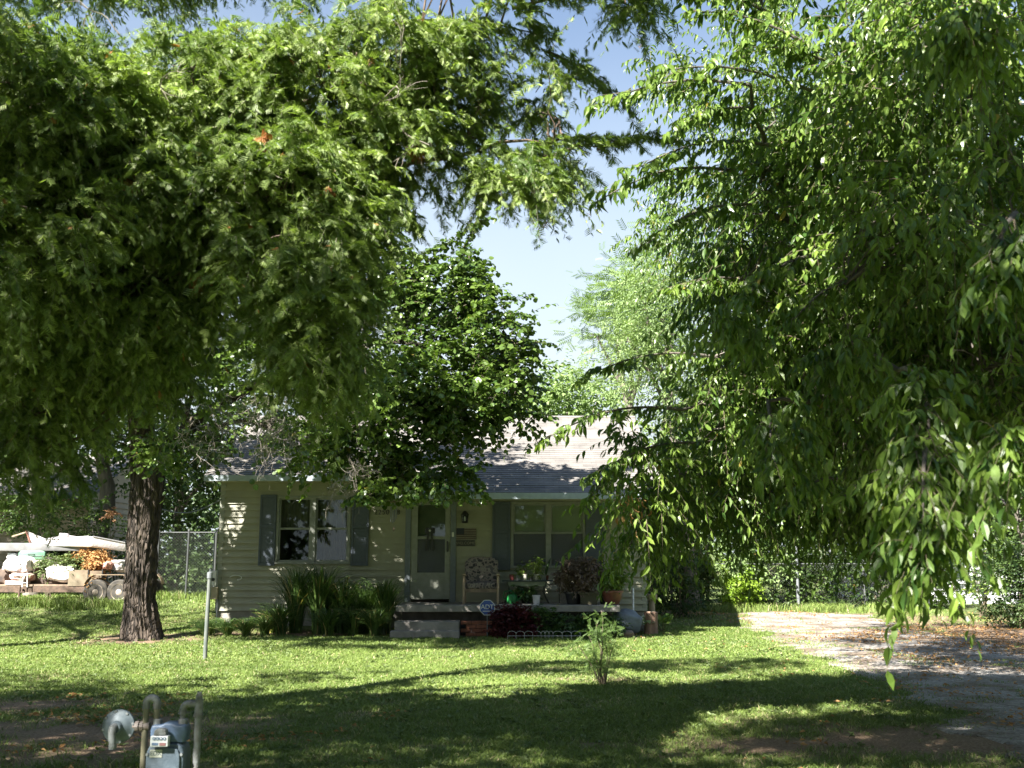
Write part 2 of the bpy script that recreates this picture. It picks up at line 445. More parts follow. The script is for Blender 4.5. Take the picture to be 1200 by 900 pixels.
def dead_twigs(parent, seeds, m, seed=0, name='dead_branch', depth=4, L0=.5, r0=.008, down=.35):
    """bare twigs forking from given (point, direction) seeds"""
    rr = random.Random(seed); mb = None
    def grow(p, d, L, r, k):
        pts = [p]; dd = d.copy()
        for i in range(4):
            dd = (dd + Vector((rr.gauss(0,.28), rr.gauss(0,.28), rr.gauss(-.06*down,.28)))).normalized()
            p = p + dd*L/4; pts.append(p)
        mb.tube(pts, [r*(1-.14*i) for i in range(5)], 4, cap=False)
        if k > 0:
            for j in range(rr.choice((2,3,3))):
                q = pts[rr.choice((1,2,3,4,4))]
                nd = (dd + Vector((rr.gauss(0,.6), rr.gauss(0,.6), rr.gauss(-.15,.6)))).normalized()
                grow(q, nd, L*rr.uniform(.55,.85), r*.7, k-1)
    for p, d in seeds:
        mb = MB(); grow(Vector(p), Vector(d).normalized(), L0*rr.uniform(.7,1.3), r0, depth); mb.build(name, m, parent)

# leaf materials
LM_CHERRY = leafmat('long_glossy_leaf', (.045,.10,.018), (.23,.33,.06), .38, .36, .5, dead=(.30,.24,.05))
LM_CEDAR = leafmat('cedar_scale_leaf', (.09,.15,.04), (.30,.38,.11), .38, .5, .45, dead=(.36,.17,.06))
LM_MULB = leafmat('broad_dark_leaf', (.035,.075,.016), (.14,.21,.042), .32, .32, .6, dead=(.30,.24,.05))
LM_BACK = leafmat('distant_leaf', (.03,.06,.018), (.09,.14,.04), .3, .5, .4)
LM_WILLOW = leafmat('feathery_leaf', (.14,.21,.08), (.28,.37,.15), .35, .5, .4)
LM_BRIGHT = leafmat('bright_shrub_leaf', (.13,.22,.02), (.24,.34,.04), .4, .45, .4)
LM_VINE = leafmat('vine_leaf', (.025,.055,.014), (.09,.14,.03), .3, .45, .4, dead=(.25,.16,.05))
LM_STRAP = leafmat('strap_leaf', (.03,.07,.018), (.10,.16,.04), .25, .35, .55, dead=(.35,.28,.12))
LM_RED = leafmat('dark_red_leaf', (.05,.012,.014), (.13,.03,.03), .3, .45, .4, tint=(1.2,.5,.5))
LM_PURPLE = leafmat('dusty_purple_leaf', (.12,.10,.07), (.26,.19,.16), .3, .6, .3, dead=(.35,.28,.10), tint=(1,.9,.8))
LM_POT = leafmat('potted_leaf', (.06,.12,.02), (.22,.30,.06), .35, .4, .4, dead=(.45,.40,.10))
LM_HOSTA = leafmat('variegated_leaf', (.25,.36,.18), (.70,.72,.62), .3, .5, .4)
LM_DRY = leafmat('dry_brown_leaf', (.30,.16,.06), (.58,.36,.16), .25, .8, .2, tint=(1,.8,.5))
LM_CUT = leafmat('cut_branch_leaf', (.08,.12,.04), (.20,.25,.10), .25, .6, .3)
LM_GRASS = leafmat('grass_blade', (.075,.125,.022), (.22,.29,.075), .18, .5, .35, dead=(.42,.36,.20))

# ------------------------------------------------------------------ ground
_vr = rnd(5); _VT = _vr.uniform(size=(256,256))
def vnoise(x, y, f, o=0):
    x = np.asarray(x)*f+o+100; y = np.asarray(y)*f+o*1.7+100
    xi = np.floor(x).astype(int); yi = np.floor(y).astype(int); fx = x-xi; fy = y-yi
    fx = fx*fx*(3-2*fx); fy = fy*fy*(3-2*fy)
    g = lambda a, b: _VT[a % 256, b % 256]
    return (g(xi,yi)*(1-fx)+g(xi+1,yi)*fx)*(1-fy)+(g(xi,yi+1)*(1-fx)+g(xi+1,yi+1)*fx)*fy
def fbm(x, y, f, o=0): return vnoise(x,y,f,o)*.5+vnoise(x,y,f*2.1,o+3)*.3+vnoise(x,y,f*4.3,o+9)*.2
def inpoly(x, y, poly):
    r = np.zeros(np.shape(x), bool); n = len(poly)
    for i in range(n):
        x1,y1 = poly[i]; x2,y2 = poly[(i+1)%n]
        c = ((y1 > y) != (y2 > y)) & (x < (x2-x1)*(y-y1)/(y2-y1+1e-12)+x1); r ^= c
    return r
_dl = [gnd(*p) for p in ((868,719),(880,735),(905,753),(950,772),(1010,797),(1085,828),(1150,868),(1185,905))]
_dr = [(9.5,6),(9.6,14),(8.8,18),(8.8,22),(9.2,26.2)]
DRIVE = [(p.x, p.y) for p in _dl] + [(3.6,6.5),(3.4,3),(9.5,3)] + _dr
def drive(x, y):
    xx = x + (fbm(x,y,1.1,2)-.5)*1.3; yy = y + (fbm(x,y,1.1,40)-.5)*1.3
    return inpoly(xx, yy, DRIVE)
SPOTS = [(*gnd(690,800)[:2], 1.0,.4,.5), (*gnd(100,865)[:2],1.9,1.3,1.0), (*gnd(30,825)[:2],1.6,.7,.8), (*gnd(300,850)[:2],.8,.3,.5), (*gnd(640,822)[:2],.8,.2,.4),
         (*gnd(960,872)[:2],1.4,.6,.7), (*gnd(1080,870)[:2],1.1,1.0,.9), (-7.1,19.7,1.5,1.1,1.0), (4.1,27,6,1.6,.7), (10.6,20.2,2.6,5,1.1), (8.5,10,1.6,3.5,.8), (*gnd(30,728)[:2],2,.5,.7), (-3,20.6,4.5,.55,.8), (*gnd(350,838)[:2],1.0,.25,.5)]
def bare(x, y):
    b = np.zeros(np.shape(x))
    for (cx, cy, rx, ry, a) in SPOTS:
        b = np.maximum(b, a*np.exp(-(((x-cx)/rx)**2+((y-cy)/ry)**2)*1.1))
    n = fbm(x,y,.9,7)
    b = b + (n-.5)*.8 + (fbm(x,y,3.1,17)-.5)*1.0 + (fbm(x,y,9,27)-.5)*.5
    return np.clip(b*1.5-.12, 0, 1)
gx = np.concatenate([[-600,-250,-100,-50,-30], np.arange(-20,-12,.5), np.arange(-12,13,.14), np.arange(13,20,.5), [30,50,100,250,600]])
gy = np.concatenate([[-120,-50,-20,-8,-2], np.arange(0,5,.5), np.arange(5,31,.14), np.arange(31,45,1), [50,70,120,250,600,1200]])
GX, GY = np.meshgrid(gx, gy); GZ = hgt(GX, GY) + (fbm(GX,GY,2.3,1)-.5)*.03
V = np.stack([GX,GY,GZ],-1).reshape(-1,3); nx = len(gx); ny = len(gy)
ii, jj = np.meshgrid(np.arange(nx-1), np.arange(ny-1)); a = (jj*nx+ii).ravel()
F = np.stack([a, a+1, a+nx+1, a+nx], -1)
def ground_mat():
    m = bpy.data.materials.new('lawn_soil'); m.use_nodes = True; t = m.node_tree; b = t.nodes['Principled BSDF']
    b.inputs['Roughness'].default_value = .95; b.inputs['Specular IOR Level'].default_value = .15
    a = node(t,'ShaderNodeAttribute'); a.attribute_name = 'bare'
    tc = node(t,'ShaderNodeTexCoord')
    n1 = node(t,'ShaderNodeTexNoise'); n1.inputs['Scale'].default_value = 7; n1.inputs['Detail'].default_value = 8
    n2 = node(t,'ShaderNodeTexNoise'); n2.inputs['Scale'].default_value = 45; n2.inputs['Detail'].default_value = 4
    for n in (n1,n2): t.links.new(tc.outputs['Object'], n.inputs['Vector'])
    g = node(t,'ShaderNodeValToRGB'); g.color_ramp.elements[0].position=.3; g.color_ramp.elements[1].position=.7
    g.color_ramp.elements[0].color=(.075,.105,.03,1); g.color_ramp.elements[1].color=(.13,.17,.055,1)
    d = node(t,'ShaderNodeValToRGB'); d.color_ramp.elements[0].position=.3; d.color_ramp.elements[1].position=.7
    d.color_ramp.elements[0].color=(.13,.085,.055,1); d.color_ramp.elements[1].color=(.30,.22,.15,1)
    t.links.new(n1.outputs['Fac'], g.inputs[0]); t.links.new(n2.outputs['Fac'], d.inputs[0])
    mx = node(t,'ShaderNodeMixRGB'); t.links.new(a.outputs['Fac'], mx.inputs[0]); t.links.new(g.outputs[0], mx.inputs[1]); t.links.new(d.outputs[0], mx.inputs[2])
    t.links.new(mx.outputs[0], b.inputs['Base Color'])
    bu = node(t,'ShaderNodeBump'); bu.inputs['Strength'].default_value=.8; bu.inputs['Distance'].default_value=.03
    t.links.new(n2.outputs['Fac'], bu.inputs['Height']); t.links.new(bu.outputs[0], b.inputs['Normal'])
    return m
go = raw_mesh('lawn', ground_mat(), None, V, F, np.zeros(len(F)), True)
ba = go.data.attributes.new('bare','FLOAT','POINT'); ba.data.foreach_set('value', bare(V[:,0],V[:,1]).astype(np.float32))
tag(go, kind='structure')

# gravel driveway
st = .07
dx = np.arange(2.0,14.5,st); dy = np.arange(3,29,st)
DX, DY = np.meshgrid(dx, dy); k = drive(DX, DY)
DZ = hgt(DX,DY) + (fbm(DX,DY,2.3,1)-.5)*.03 + .012 + (fbm(DX,DY,9,4)-.5)*.008
nx = len(dx); V = np.stack([DX,DY,DZ],-1).reshape(-1,3)
ii, jj = np.meshgrid(np.arange(nx-1), np.arange(len(dy)-1)); a = (jj*nx+ii).ravel(); kk = k.ravel()
ke = k.copy(); ke[1:]&=k[:-1]; ke[:-1]&=k[1:]; ke[:,1:]&=k[:,:-1]; ke[:,:-1]&=k[:,1:]; V[~ke.ravel(),2] -= .035
a = a[kk[a]&kk[a+1]&kk[a+nx]&kk[a+nx+1]]
F = np.stack([a,a+1,a+nx+1,a+nx],-1); us, inv = np.unique(F, return_inverse=True)
def gravel_mat():
    m = bpy.data.materials.new('crushed_gravel'); m.use_nodes = True; t = m.node_tree; b = t.nodes['Principled BSDF']
    b.inputs['Roughness'].default_value=.95; b.inputs['Specular IOR Level'].default_value=.2
    tc = node(t,'ShaderNodeTexCoord'); vo = node(t,'ShaderNodeTexVoronoi'); vo.inputs['Scale'].default_value=38
    n1 = node(t,'ShaderNodeTexNoise'); n1.inputs['Scale'].default_value=1.6; n1.inputs['Detail'].default_value=7
    t.links.new(tc.outputs['Object'], vo.inputs['Vector']); t.links.new(tc.outputs['Object'], n1.inputs['Vector'])
    c1 = node(t,'ShaderNodeValToRGB'); c1.color_ramp.elements[0].color=(.15,.135,.115,1); c1.color_ramp.elements[1].color=(.38,.355,.33,1)
    t.links.new(vo.outputs['Color'], c1.inputs[0])
    c2 = node(t,'ShaderNodeValToRGB'); c2.color_ramp.elements[0].position=.42; c2.color_ramp.elements[1].position=.62
    c2.color_ramp.elements[0].color=(1,1,1,1); c2.color_ramp.elements[1].color=(.62,.52,.42,1)
    t.links.new(n1.outputs['Fac'], c2.inputs[0])
    mx = node(t,'ShaderNodeMixRGB',blend_type='MULTIPLY'); mx.inputs[0].default_value=1
    t.links.new(c1.outputs[0],mx.inputs[1]); t.links.new(c2.outputs[0],mx.inputs[2]); t.links.new(mx.outputs[0],b.inputs['Base Color'])
    bu = node(t,'ShaderNodeBump'); bu.inputs['Strength'].default_value=.7; bu.inputs['Distance'].default_value=.02
    t.links.new(vo.outputs['Distance'],bu.inputs['Height']); t.links.new(bu.outputs[0],b.inputs['Normal'])
    return m
M_GRAVEL = gravel_mat()
tag(raw_mesh('driveway', M_GRAVEL, None, V[us], inv.reshape(F.shape), np.zeros(len(F)), True), kind='structure')

# grass blades
def grass(n, x0, x1, y0, y1, h, wd, seed, dens=1.0):
    R = rnd(seed); x = R.uniform(x0,x1,n); y = y0+(y1-y0)*R.uniform(size=n)
    jx = R.normal(0,.28,n); jy = R.normal(0,.35,n)
    keep = (np.abs(x) < y*.56+1.2) & (~drive(x+jx,y+jy) | ((fbm(x,y,1.3,70)>.60)&(R.uniform(size=n)<.4)))
    b = bare(x,y); keep &= R.uniform(size=n) > b*1.05
    keep &= ~((x>-6.6)&(x<3.1)&(y>21.3)) & ~((x>-2.4)&(x<2.5)&(y>20.2))
    x,y,b = x[keep],y[keep],b[keep]; n = len(x)
    P = np.stack([x,y,hgt(x,y)+(fbm(x,y,2.3,1)-.5)*.03-.004],-1)
    clump = fbm(x,y,4,30); hh = h*R.uniform(.5,1.3,n)*(.5+clump)
    D = nrm(np.stack([R.normal(0,.55,n),R.normal(0,.55,n),np.ones(n)],-1)); a = R.uniform(0,6.28,n)
    S = np.stack([np.cos(a),np.sin(a),0*a],-1); ww = wd*R.uniform(.6,1.3,n)
    lean = nrm(np.stack([R.normal(0,1,n),R.normal(0,1,n),0*a],-1))
    m1 = P + D*(hh*.55)[:,None]; tip = P + D*(hh*.9)[:,None] + lean*(hh*.5)[:,None]
    V = np.stack([P-S*(ww/2)[:,None], P+S*(ww/2)[:,None], m1+S*(ww*.4)[:,None], m1-S*(ww*.4)[:,None], tip],1).reshape(-1,3)
    base = np.arange(n)*5
    F = np.stack([np.stack([base,base+1,base+2],-1),np.stack([base,base+2,base+3],-1),np.stack([base+3,base+2,base+4],-1)],1).reshape(-1,3)
    var = np.clip(fbm(x,y,.8,50)*.7+fbm(x,y,6,11)*.5-.12+R.normal(0,.13,n),0,.92); var = np.where(R.uniform(size=n)<.03+b*.2,.99,var)
    return V, F, np.repeat(var,3)
vs=[];fs=[];va=[];o_=0
for args in ((250000,-6.5,7.5,6.3,11,.050,.0075,1),(230000,-9,9,11,16,.050,.010,2),(220000,-12,9.5,16,23,.050,.014,3),(60000,-16,12,23,31,.07,.022,4)):
    V,F,c = grass(*args); vs.append(V); fs.append(F+o_); va.append(c); o_+=len(V)
gr = raw_mesh('grass', LM_GRASS, None, np.concatenate(vs), np.concatenate(fs), np.concatenate(va))
tag(gr, 'short mown lawn grass with thin patches of bare soil', 'grass', kind='stuff')
def lawn_weeds():
    R = rnd(21); n = 2600; y = R.uniform(6.5,20,n); x = R.uniform(-9,6,n); k = (fbm(x,y,1.0,33)>.5)&~drive(x,y)&(np.abs(x)<y*.56+1); x=x[k]; y=y[k]; n=len(x); m_=7
    P=np.repeat(np.stack([x,y,hgt(x,y)+.012],-1),m_,0); a=R.uniform(0,6.283,n*m_); D=np.stack([np.cos(a),np.sin(a),R.uniform(.1,.9,n*m_)],-1)
    o=leaf_mesh('lawn_weeds',LM_CUT,None,P+R.normal(0,.02,P.shape)*[1,1,.3],D,np.array([0,0,1.])+R.normal(0,.3,P.shape),R.uniform(.03,.075,n*m_),R.uniform(.015,.03,n*m_),R.uniform(.1,.9,n*m_),'lobed')
    tag(o,'small broad-leaved weeds and clover growing through the lawn','weeds',kind='stuff')
lawn_weeds()
# taller tufts along the trailer, the drive and the fences
def tufts(spec, seed, name, label, m, h, wd):
    R = rnd(seed); vs=[];fs=[];va=[];o_=0
    for (cx,cy,rx,ry,n) in spec:
        x = cx+rx*R.normal(0,.5,n); y = cy+ry*R.normal(0,.5,n); hh=h*R.uniform(.4,1.2,n); ww=wd*R.uniform(.6,1.3,n)
        P=np.stack([x,y,hgt(x,y)-.01],-1); a=R.uniform(0,6.28,n); S=np.stack([np.cos(a),np.sin(a),0*a],-1)
        ln=np.stack([R.normal(0,.5,n),R.normal(0,.5,n),np.zeros(n)],-1)
        m1=P+np.array([0,0,1.])*(hh*.6)[:,None]+ln*(hh*.3)[:,None]; tp=P+np.array([0,0,1.])*(hh*.9)[:,None]+ln*(hh*.9)[:,None]
        V=np.stack([P-S*(ww/2)[:,None],P+S*(ww/2)[:,None],m1+S*(ww*.45)[:,None],m1-S*(ww*.45)[:,None],tp],1).reshape(-1,3)
        b=np.arange(n)*5+o_; fs.append(np.stack([np.stack([b,b+1,b+2],-1),np.stack([b,b+2,b+3],-1),np.stack([b+3,b+2,b+4],-1)],1).reshape(-1,3))
        vs.append(V); va.append(np.repeat(np.clip(R.normal(.6,.2,n),0,.99),3)); o_+=len(V)
    return tag(raw_mesh(name,m,None,np.concatenate(vs),np.concatenate(fs),np.concatenate(va)),label,'weeds',kind='stuff')
rr = random.Random(3)
tufts([(rr.uniform(-13.5,-8.5), rr.uniform(23.6,24.4), .3,.15, 140) for _ in range(26)]+[(rr.uniform(3.5,11), rr.uniform(26.9,28), .3,.2,90) for _ in range(45)]
      +[(rr.uniform(-9.5,-6.6), rr.uniform(25.5,27),.3,.2,90) for _ in range(14)], 9, 'tall_weeds', 'taller unmown weeds below the trailer and along the fences', LM_GRASS, .26, .014)
# fallen leaves
def litter():
    R = rnd(12); n = 26000
    x = R.uniform(1.5,13,n); y = R.uniform(7,28,n)
    dn = fbm(x,y,.8,90)+.38*np.exp(-((x-9.5)**2/9+(y-19)**2/20))-.06; ok_ = drive(x,y)|(bare(x,y)>.45)|(R.uniform(size=n)<.10); k = ok_&(R.uniform(size=n) < (dn-.42)*3) & (np.abs(x)<y*.56+1)
    x2 = R.uniform(-7,-1,2500); y2 = R.uniform(7,12,2500); k2 = fbm(x2,y2,1,60)>.55
    x = np.concatenate([x[k],x2[k2]]); y = np.concatenate([y[k],y2[k2]]); n=len(x)
    P = np.stack([x,y,hgt(x,y)+.03],-1); D = R.normal(size=(n,3))*np.array([1,1,.2]); N = np.array([0,0,1.])+R.normal(0,.35,(n,3))
    o = leaf_mesh('fallen_leaves', LM_DRY, None, P, D, N, R.uniform(.04,.09,n), R.uniform(.025,.05,n), R.uniform(0,.8,n), 'simple')
    tag(o,'dry brown leaves scattered over the driveway and bare soil','fallen leaves',kind='stuff')
litter()

# ------------------------------------------------------------------ the house
WY = 21.8                                   # front wall plane
XL, XR = at(254,700,WY).x, at(757,700,WY).x
ZB, ZT = .42, 3.24
RID = at(530,490,25.5); EAV = at(240,557,21.4); SLP = (RID.z-EAV.z)/(25.5-21.4)
ZP = EAV.z - SLP*1.0                       # porch eave height at Y=20.4
HD = (RID.y-WY)*2                           # house depth
house = thing('house', ((XL+XR)/2, WY, 0), 'small one-storey house with cream lap siding, grey shingle roof and blue-grey shutters', 'house')
Z = lambda py, Y=WY: at(600,py,Y).z
X = lambda px, py=640, Y=WY: at(px,py,Y).x
W1 = (X(324,620), X(411,620), Z(661), Z(581))          # left double window
W2 = (X(598.5,620), X(686,620), Z(666), Z(588))
DR = (X(482), X(527.5), .66, Z(587.5))
opens = [(W1[0]+.02,W1[1]-.02,W1[2]+.02,W1[3]-.02),(W2[0]+.02,W2[1]-.02,W2[2]+.02,W2[3]-.02),(DR[0]+.01,DR[1]-.01,.3,DR[3]-.01)]
def siding(mb, mp, u0, u1, z0, z1, ops=(), e=.142, dep=.04, top=None):
    """lap siding courses: mp(u, out, z) -> world; each course leans out at its foot"""
    zs = z0; k = 0
    while zs < z1-1e-4:
        ze = min(zs+e, z1); br = sorted({zs,ze,*[o[2] for o in ops if zs<o[2]<ze],*[o[3] for o in ops if zs<o[3]<ze]})
        for a,b in zip(br[:-1],br[1:]):
            mid=(a+b)/2; iv=[(u0,u1)]
            if top:
                h = top(mid)
                if h is None: continue
                iv=[h]
            for o in ops:
                if o[2]<mid<o[3]:
                    nv=[]
                    for p,q in iv:
                        if o[1]<=p or o[0]>=q: nv.append((p,q)); continue
                        if o[0]>p: nv.append((p,o[0]))
                        if o[1]<q: nv.append((o[1],q))
                    iv=nv
            oa=dep*(1-(a-zs)/e); ob=dep*(1-(b-zs)/e)
            for p,q in iv:
                mb.add([mp(p,oa,a),mp(q,oa,a),mp(q,ob,b),mp(p,ob,b)],[(0,1,2,3)])
                if a==zs: mb.add([mp(p,0,a),mp(q,0,a),mp(q,oa,a),mp(p,oa,a)],[(0,1,2,3)])
        zs=ze; k+=1
mb = MB()
siding(mb, lambda u,o,z:(u,WY-o,z), XL, XR, ZB, ZT, opens)
gab = lambda z: (WY, WY+HD) if z<3.15 else ((lambda d:(WY+d, WY+HD-d) if d<HD/2-.05 else None)((z-3.15)/SLP))
siding(mb, lambda u,o,z:(XR+o,u,z), WY, WY+HD, ZB, RID.z-.1, [], top=gab)
siding(mb, lambda u,o,z:(XL-o,u,z), WY, WY+HD, ZB, RID.z-.1, [], top=gab)
siding(mb, lambda u,o,z:(u,WY+HD+o,z), XL, XR, ZB, ZT, [])
mb.build('wall', M_SIDING, house)
mb = MB(); 
mb.bx(XL+.02,XR-.02,WY+.004,WY+.12,.0,ZB-.003); mb.bx(XL+.02,XL+.14,WY+.12,WY+HD-.02,0,ZB-.003); mb.bx(XR-.14,XR-.02,WY+.12,WY+HD-.02,0,ZB-.003); mb.bx(XL+.14,XR-.14,WY+HD-.14,WY+HD-.02,0,ZB-.003)
mb.build('foundation', M_CONC, house)
for x,s in ((XL,-1),(XR,1)):   # corner boards
    mb = MB()
    mb.bx(x-.09*(s>0)-.02*(s<0), x+.02*(s>0)+.09*(s<0), WY-.026, WY-.002, ZB-.01, ZT)
    mb.bx(x+.004*s, x+.026*s, WY-.002, WY+.09, ZB-.01, ZT-.06)
    mb.build('corner_trim', M_WHITE if 0 else mat('cream_trim',(.31,.32,.265),.5), house, bev=.004)
# interior shell so that windows look into rooms
mb = MB(); 
for (a,b,c,d,e,f) in ((XL+.15,XR-.15,WY+2.6,WY+2.7,.62,3.1),(XL+.15,XR-.15,WY+.3,WY+2.6,.55,.62),(XL+.15,XR-.15,WY+.3,WY+2.6,3.1,3.16),(XL+.1,XL+.15,WY+.1,WY+2.6,.6,3.1),(XR-.15,XR-.1,WY+.1,WY+2.6,.6,3.1),(-2.8,-2.7,WY+.1,WY+2.6,.62,3.1),(-.9,-.8,WY+.1,WY+2.6,.62,3.1)): mb.bx(a,b,c,d,e,f)
mb.build('interior_wall', mat('dim_plaster',(.16,.13,.10),.9), house)

# roof: stepped shingle courses, slope + porch part, back slope
def shingle_mat():
    m = bpy.data.materials.new('weathered_shingles'); m.use_nodes=True; t=m.node_tree; b=t.nodes['Principled BSDF']; b.inputs['Roughness'].default_value=.9; b.inputs['Specular IOR Level'].default_value=.25
    tc=node(t,'ShaderNodeTexCoord'); br=node(t,'ShaderNodeTexBrick'); br.offset=.37
    br.inputs['Scale'].default_value=1; br.inputs['Brick Width'].default_value=.30; br.inputs['Row Height'].default_value=.128; br.inputs['Mortar Size'].default_value=.004
    br.inputs['Color1'].default_value=(.19,.178,.168,1); br.inputs['Color2'].default_value=(.245,.232,.22,1); br.inputs['Mortar'].default_value=(.14,.13,.12,1); br.inputs['Bias'].default_value=-.1
    sp=node(t,'ShaderNodeSeparateXYZ'); cb=node(t,'ShaderNodeCombineXYZ'); t.links.new(tc.outputs['Object'],sp.inputs[0]); t.links.new(sp.outputs[0],cb.inputs[0]); t.links.new(sp.outputs[1],cb.inputs[1]); t.links.new(cb.outputs[0],br.inputs['Vector'])
    nz=node(t,'ShaderNodeTexNoise'); nz.inputs['Scale'].default_value=2.2; nz.inputs['Detail'].default_value=9; t.links.new(tc.outputs['Object'],nz.inputs['Vector'])
    r=node(t,'ShaderNodeValToRGB'); r.color_ramp.elements[0].position=.35; r.color_ramp.elements[1].position=.7; r.color_ramp.elements[0].color=(.72,.72,.72,1); r.color_ramp.elements[1].color=(1.1,1.08,1.05,1)
    t.links.new(nz.outputs['Fac'],r.inputs[0]); mx=node(t,'ShaderNodeMixRGB',blend_type='MULTIPLY'); mx.inputs[0].default_value=1
    t.links.new(br.outputs['Color'],mx.inputs[1]); t.links.new(r.outputs[0],mx.inputs[2]); t.links.new(mx.outputs[0],b.inputs['Base Color'])
    n2=node(t,'ShaderNodeTexNoise'); n2.inputs['Scale'].default_value=160; t.links.new(tc.outputs['Object'],n2.inputs['Vector'])
    bu=node(t,'ShaderNodeBump'); bu.inputs['Strength'].default_value=.4; bu.inputs['Distance'].default_value=.01; t.links.new(n2.outputs['Fac'],bu.inputs['Height']); t.links.new(bu.outputs[0],b.inputs['Normal'])
    return m
M_SHING = shingle_mat()
XP = X(434,600,21.0); RL, RR = XL-.28, XR+.30
zr = lambda y: RID.z - SLP*abs(RID.y-y)
mb = MB(); rng_=random.Random(8)
def courses(x0,x1,ya,yb,sg=1):
    """courses from eave ya up to ridge yb"""
    n=int(abs(yb-ya)/.128); 
    for i in range(n+1):
        y0=ya+(yb-ya)*i/(n+1); y1=ya+(yb-ya)*(i+1)/(n+1)
        z0,z1=zr(y0)+.02,zr(y1)+.006; j=rng_.uniform(-.002,.002)
        mb.add([(x0,y0,z0+j),(x1,y0,z0+j),(x1,y1,z1+j),(x0,y1,z1+j)],[(0,1,2,3)])
        mb.add([(x0,y0,z0-.016),(x1,y0,z0-.016),(x1,y0,z0+j),(x0,y0,z0+j)],[(0,1,2,3)])
courses(RL,XP,21.4,RID.y); courses(XP,RR,20.4,RID.y); courses(RL,RR,2*RID.y-21.4,RID.y)
roof = mb.build('roof', M_SHING, house)
mb = MB()   # roof deck under the shingles
for x0,x1,y0 in ((RL,XP,21.4),(XP,RR,20.4),(RL,RR,2*RID.y-21.4)):
    y0s = y0+.002 if y0<RID.y else y0-.002
    mb.add([(x0,y0s,zr(y0)-.002),(x1,y0s,zr(y0)-.002),(x1,RID.y,RID.z-.002),(x0,RID.y,RID.z-.002),(x0,y0s,zr(y0)-.06),(x1,y0s,zr(y0)-.06),(x1,RID.y,RID.z-.06),(x0,RID.y,RID.z-.06)],
           [(0,1,2,3),(4,7,6,5),(0,4,5,1),(1,5,6,2),(2,6,7,3),(3,7,4,0)])
mb.build('roof_deck', M_WOOD, roof)
mb = MB(); mb.tube([(RL,RID.y,RID.z+.012),(RR,RID.y,RID.z+.012)], .05, 8); mb.build('ridge_cap', M_SHING, roof)
mb = MB()
mb.bx(RL,XP-.003,21.372,21.397,EAV.z-.125,EAV.z+.002); mb.bx(XP,RR,20.372,20.397,ZP-.125,ZP+.002)
mb.bx(XP-.003,XP+.022,20.398,21.37,ZP-.10,ZP+.0)
mb.build('fascia', M_FASCIA, roof, bev=.004)
mb = MB(); 
mb.bx(RL+.01,XP,21.40,WY-.02,3.16,3.18)
mb.bx(XP+.03,RR-.01,20.40,WY-.02,ZP-.09,ZP-.07)
mb.build('soffit', mat('soffit_paint',(.42,.40,.30),.7), roof)
mb = MB(); p=at(566.5,491,24.6); mb.tube([(p.x,24.6,zr(24.6)-.02),(p.x,24.6,p.z+.22)],.045,12); mb.build('vent_pipe', M_GALV, roof, smooth=True)
# porch beam boards above the door side
mb = MB(); mb.bx(XP+.05,XR,WY-.05,WY-.016,ZP-.09,ZP+.02); mb.build('frieze_board', M_SIDING, house)

def glass_mat(name, tint=(.04,.045,.04), tr=.55):
    m=bpy.data.materials.new(name); m.use_nodes=True; t=m.node_tree; t.nodes.remove(t.nodes['Principled BSDF'])
    g=node(t,'ShaderNodeBsdfGlossy'); g.inputs['Roughness'].default_value=.02; g.inputs['Color'].default_value=(.9,.95,1,1)
    tp=node(t,'ShaderNodeBsdfTransparent'); tp.inputs[0].default_value=(.82,.86,.84,1)
    fr=node(t,'ShaderNodeFresnel'); fr.inputs[0].default_value=1.45; mx=node(t,'ShaderNodeMixShader')
    ad=node(t,'ShaderNodeMath',operation='ADD'); ad.inputs[1].default_value=.0; t.links.new(fr.outputs[0],ad.inputs[0])
    tc=node(t,'ShaderNodeTexCoord'); nz=node(t,'ShaderNodeTexNoise'); nz.inputs['Scale'].default_value=1.5; bu=node(t,'ShaderNodeBump'); bu.inputs['Strength'].default_value=.05
    t.links.new(tc.outputs['Object'],nz.inputs['Vector']); t.links.new(nz.outputs['Fac'],bu.inputs['Height']); t.links.new(bu.outputs[0],g.inputs['Normal'])
    t.links.new(ad.outputs[0],mx.inputs[0]); t.links.new(tp.outputs[0],mx.inputs[1]); t.links.new(g.outputs[0],mx.inputs[2]); t.links.new(mx.outputs[0],t.nodes['Material Output'].inputs[0])
    return m
M_GLASS = glass_mat('window_glass')
def screen_mat():
    m=bpy.data.materials.new('insect_screen'); m.use_nodes=True; t=m.node_tree; b=t.nodes['Principled BSDF']
    b.inputs['Base Color'].default_value=(.10,.11,.12,1); b.inputs['Roughness'].default_value=.7
    tp=node(t,'ShaderNodeBsdfTransparent'); mx=node(t,'ShaderNodeMixShader'); mx.inputs[0].default_value=.62
    t.links.new(tp.outputs[0],mx.inputs[1]); t.links.new(b.outputs[0],mx.inputs[2]); t.links.new(mx.outputs[0],t.nodes['Material Output'].inputs[0]); return m
M_SCREEN = screen_mat()
M_BLIND = mat('pale_blind',(.80,.78,.62),.7,(.72,.70,.56),6)
M_CURT = mat('brown_curtain',(.26,.23,.19),.9,(.13,.11,.09),4,stretch=(3,1,.4))
M_REDT = mat('brown_window_shade',(.16,.09,.06),.9,(.10,.06,.045),5)
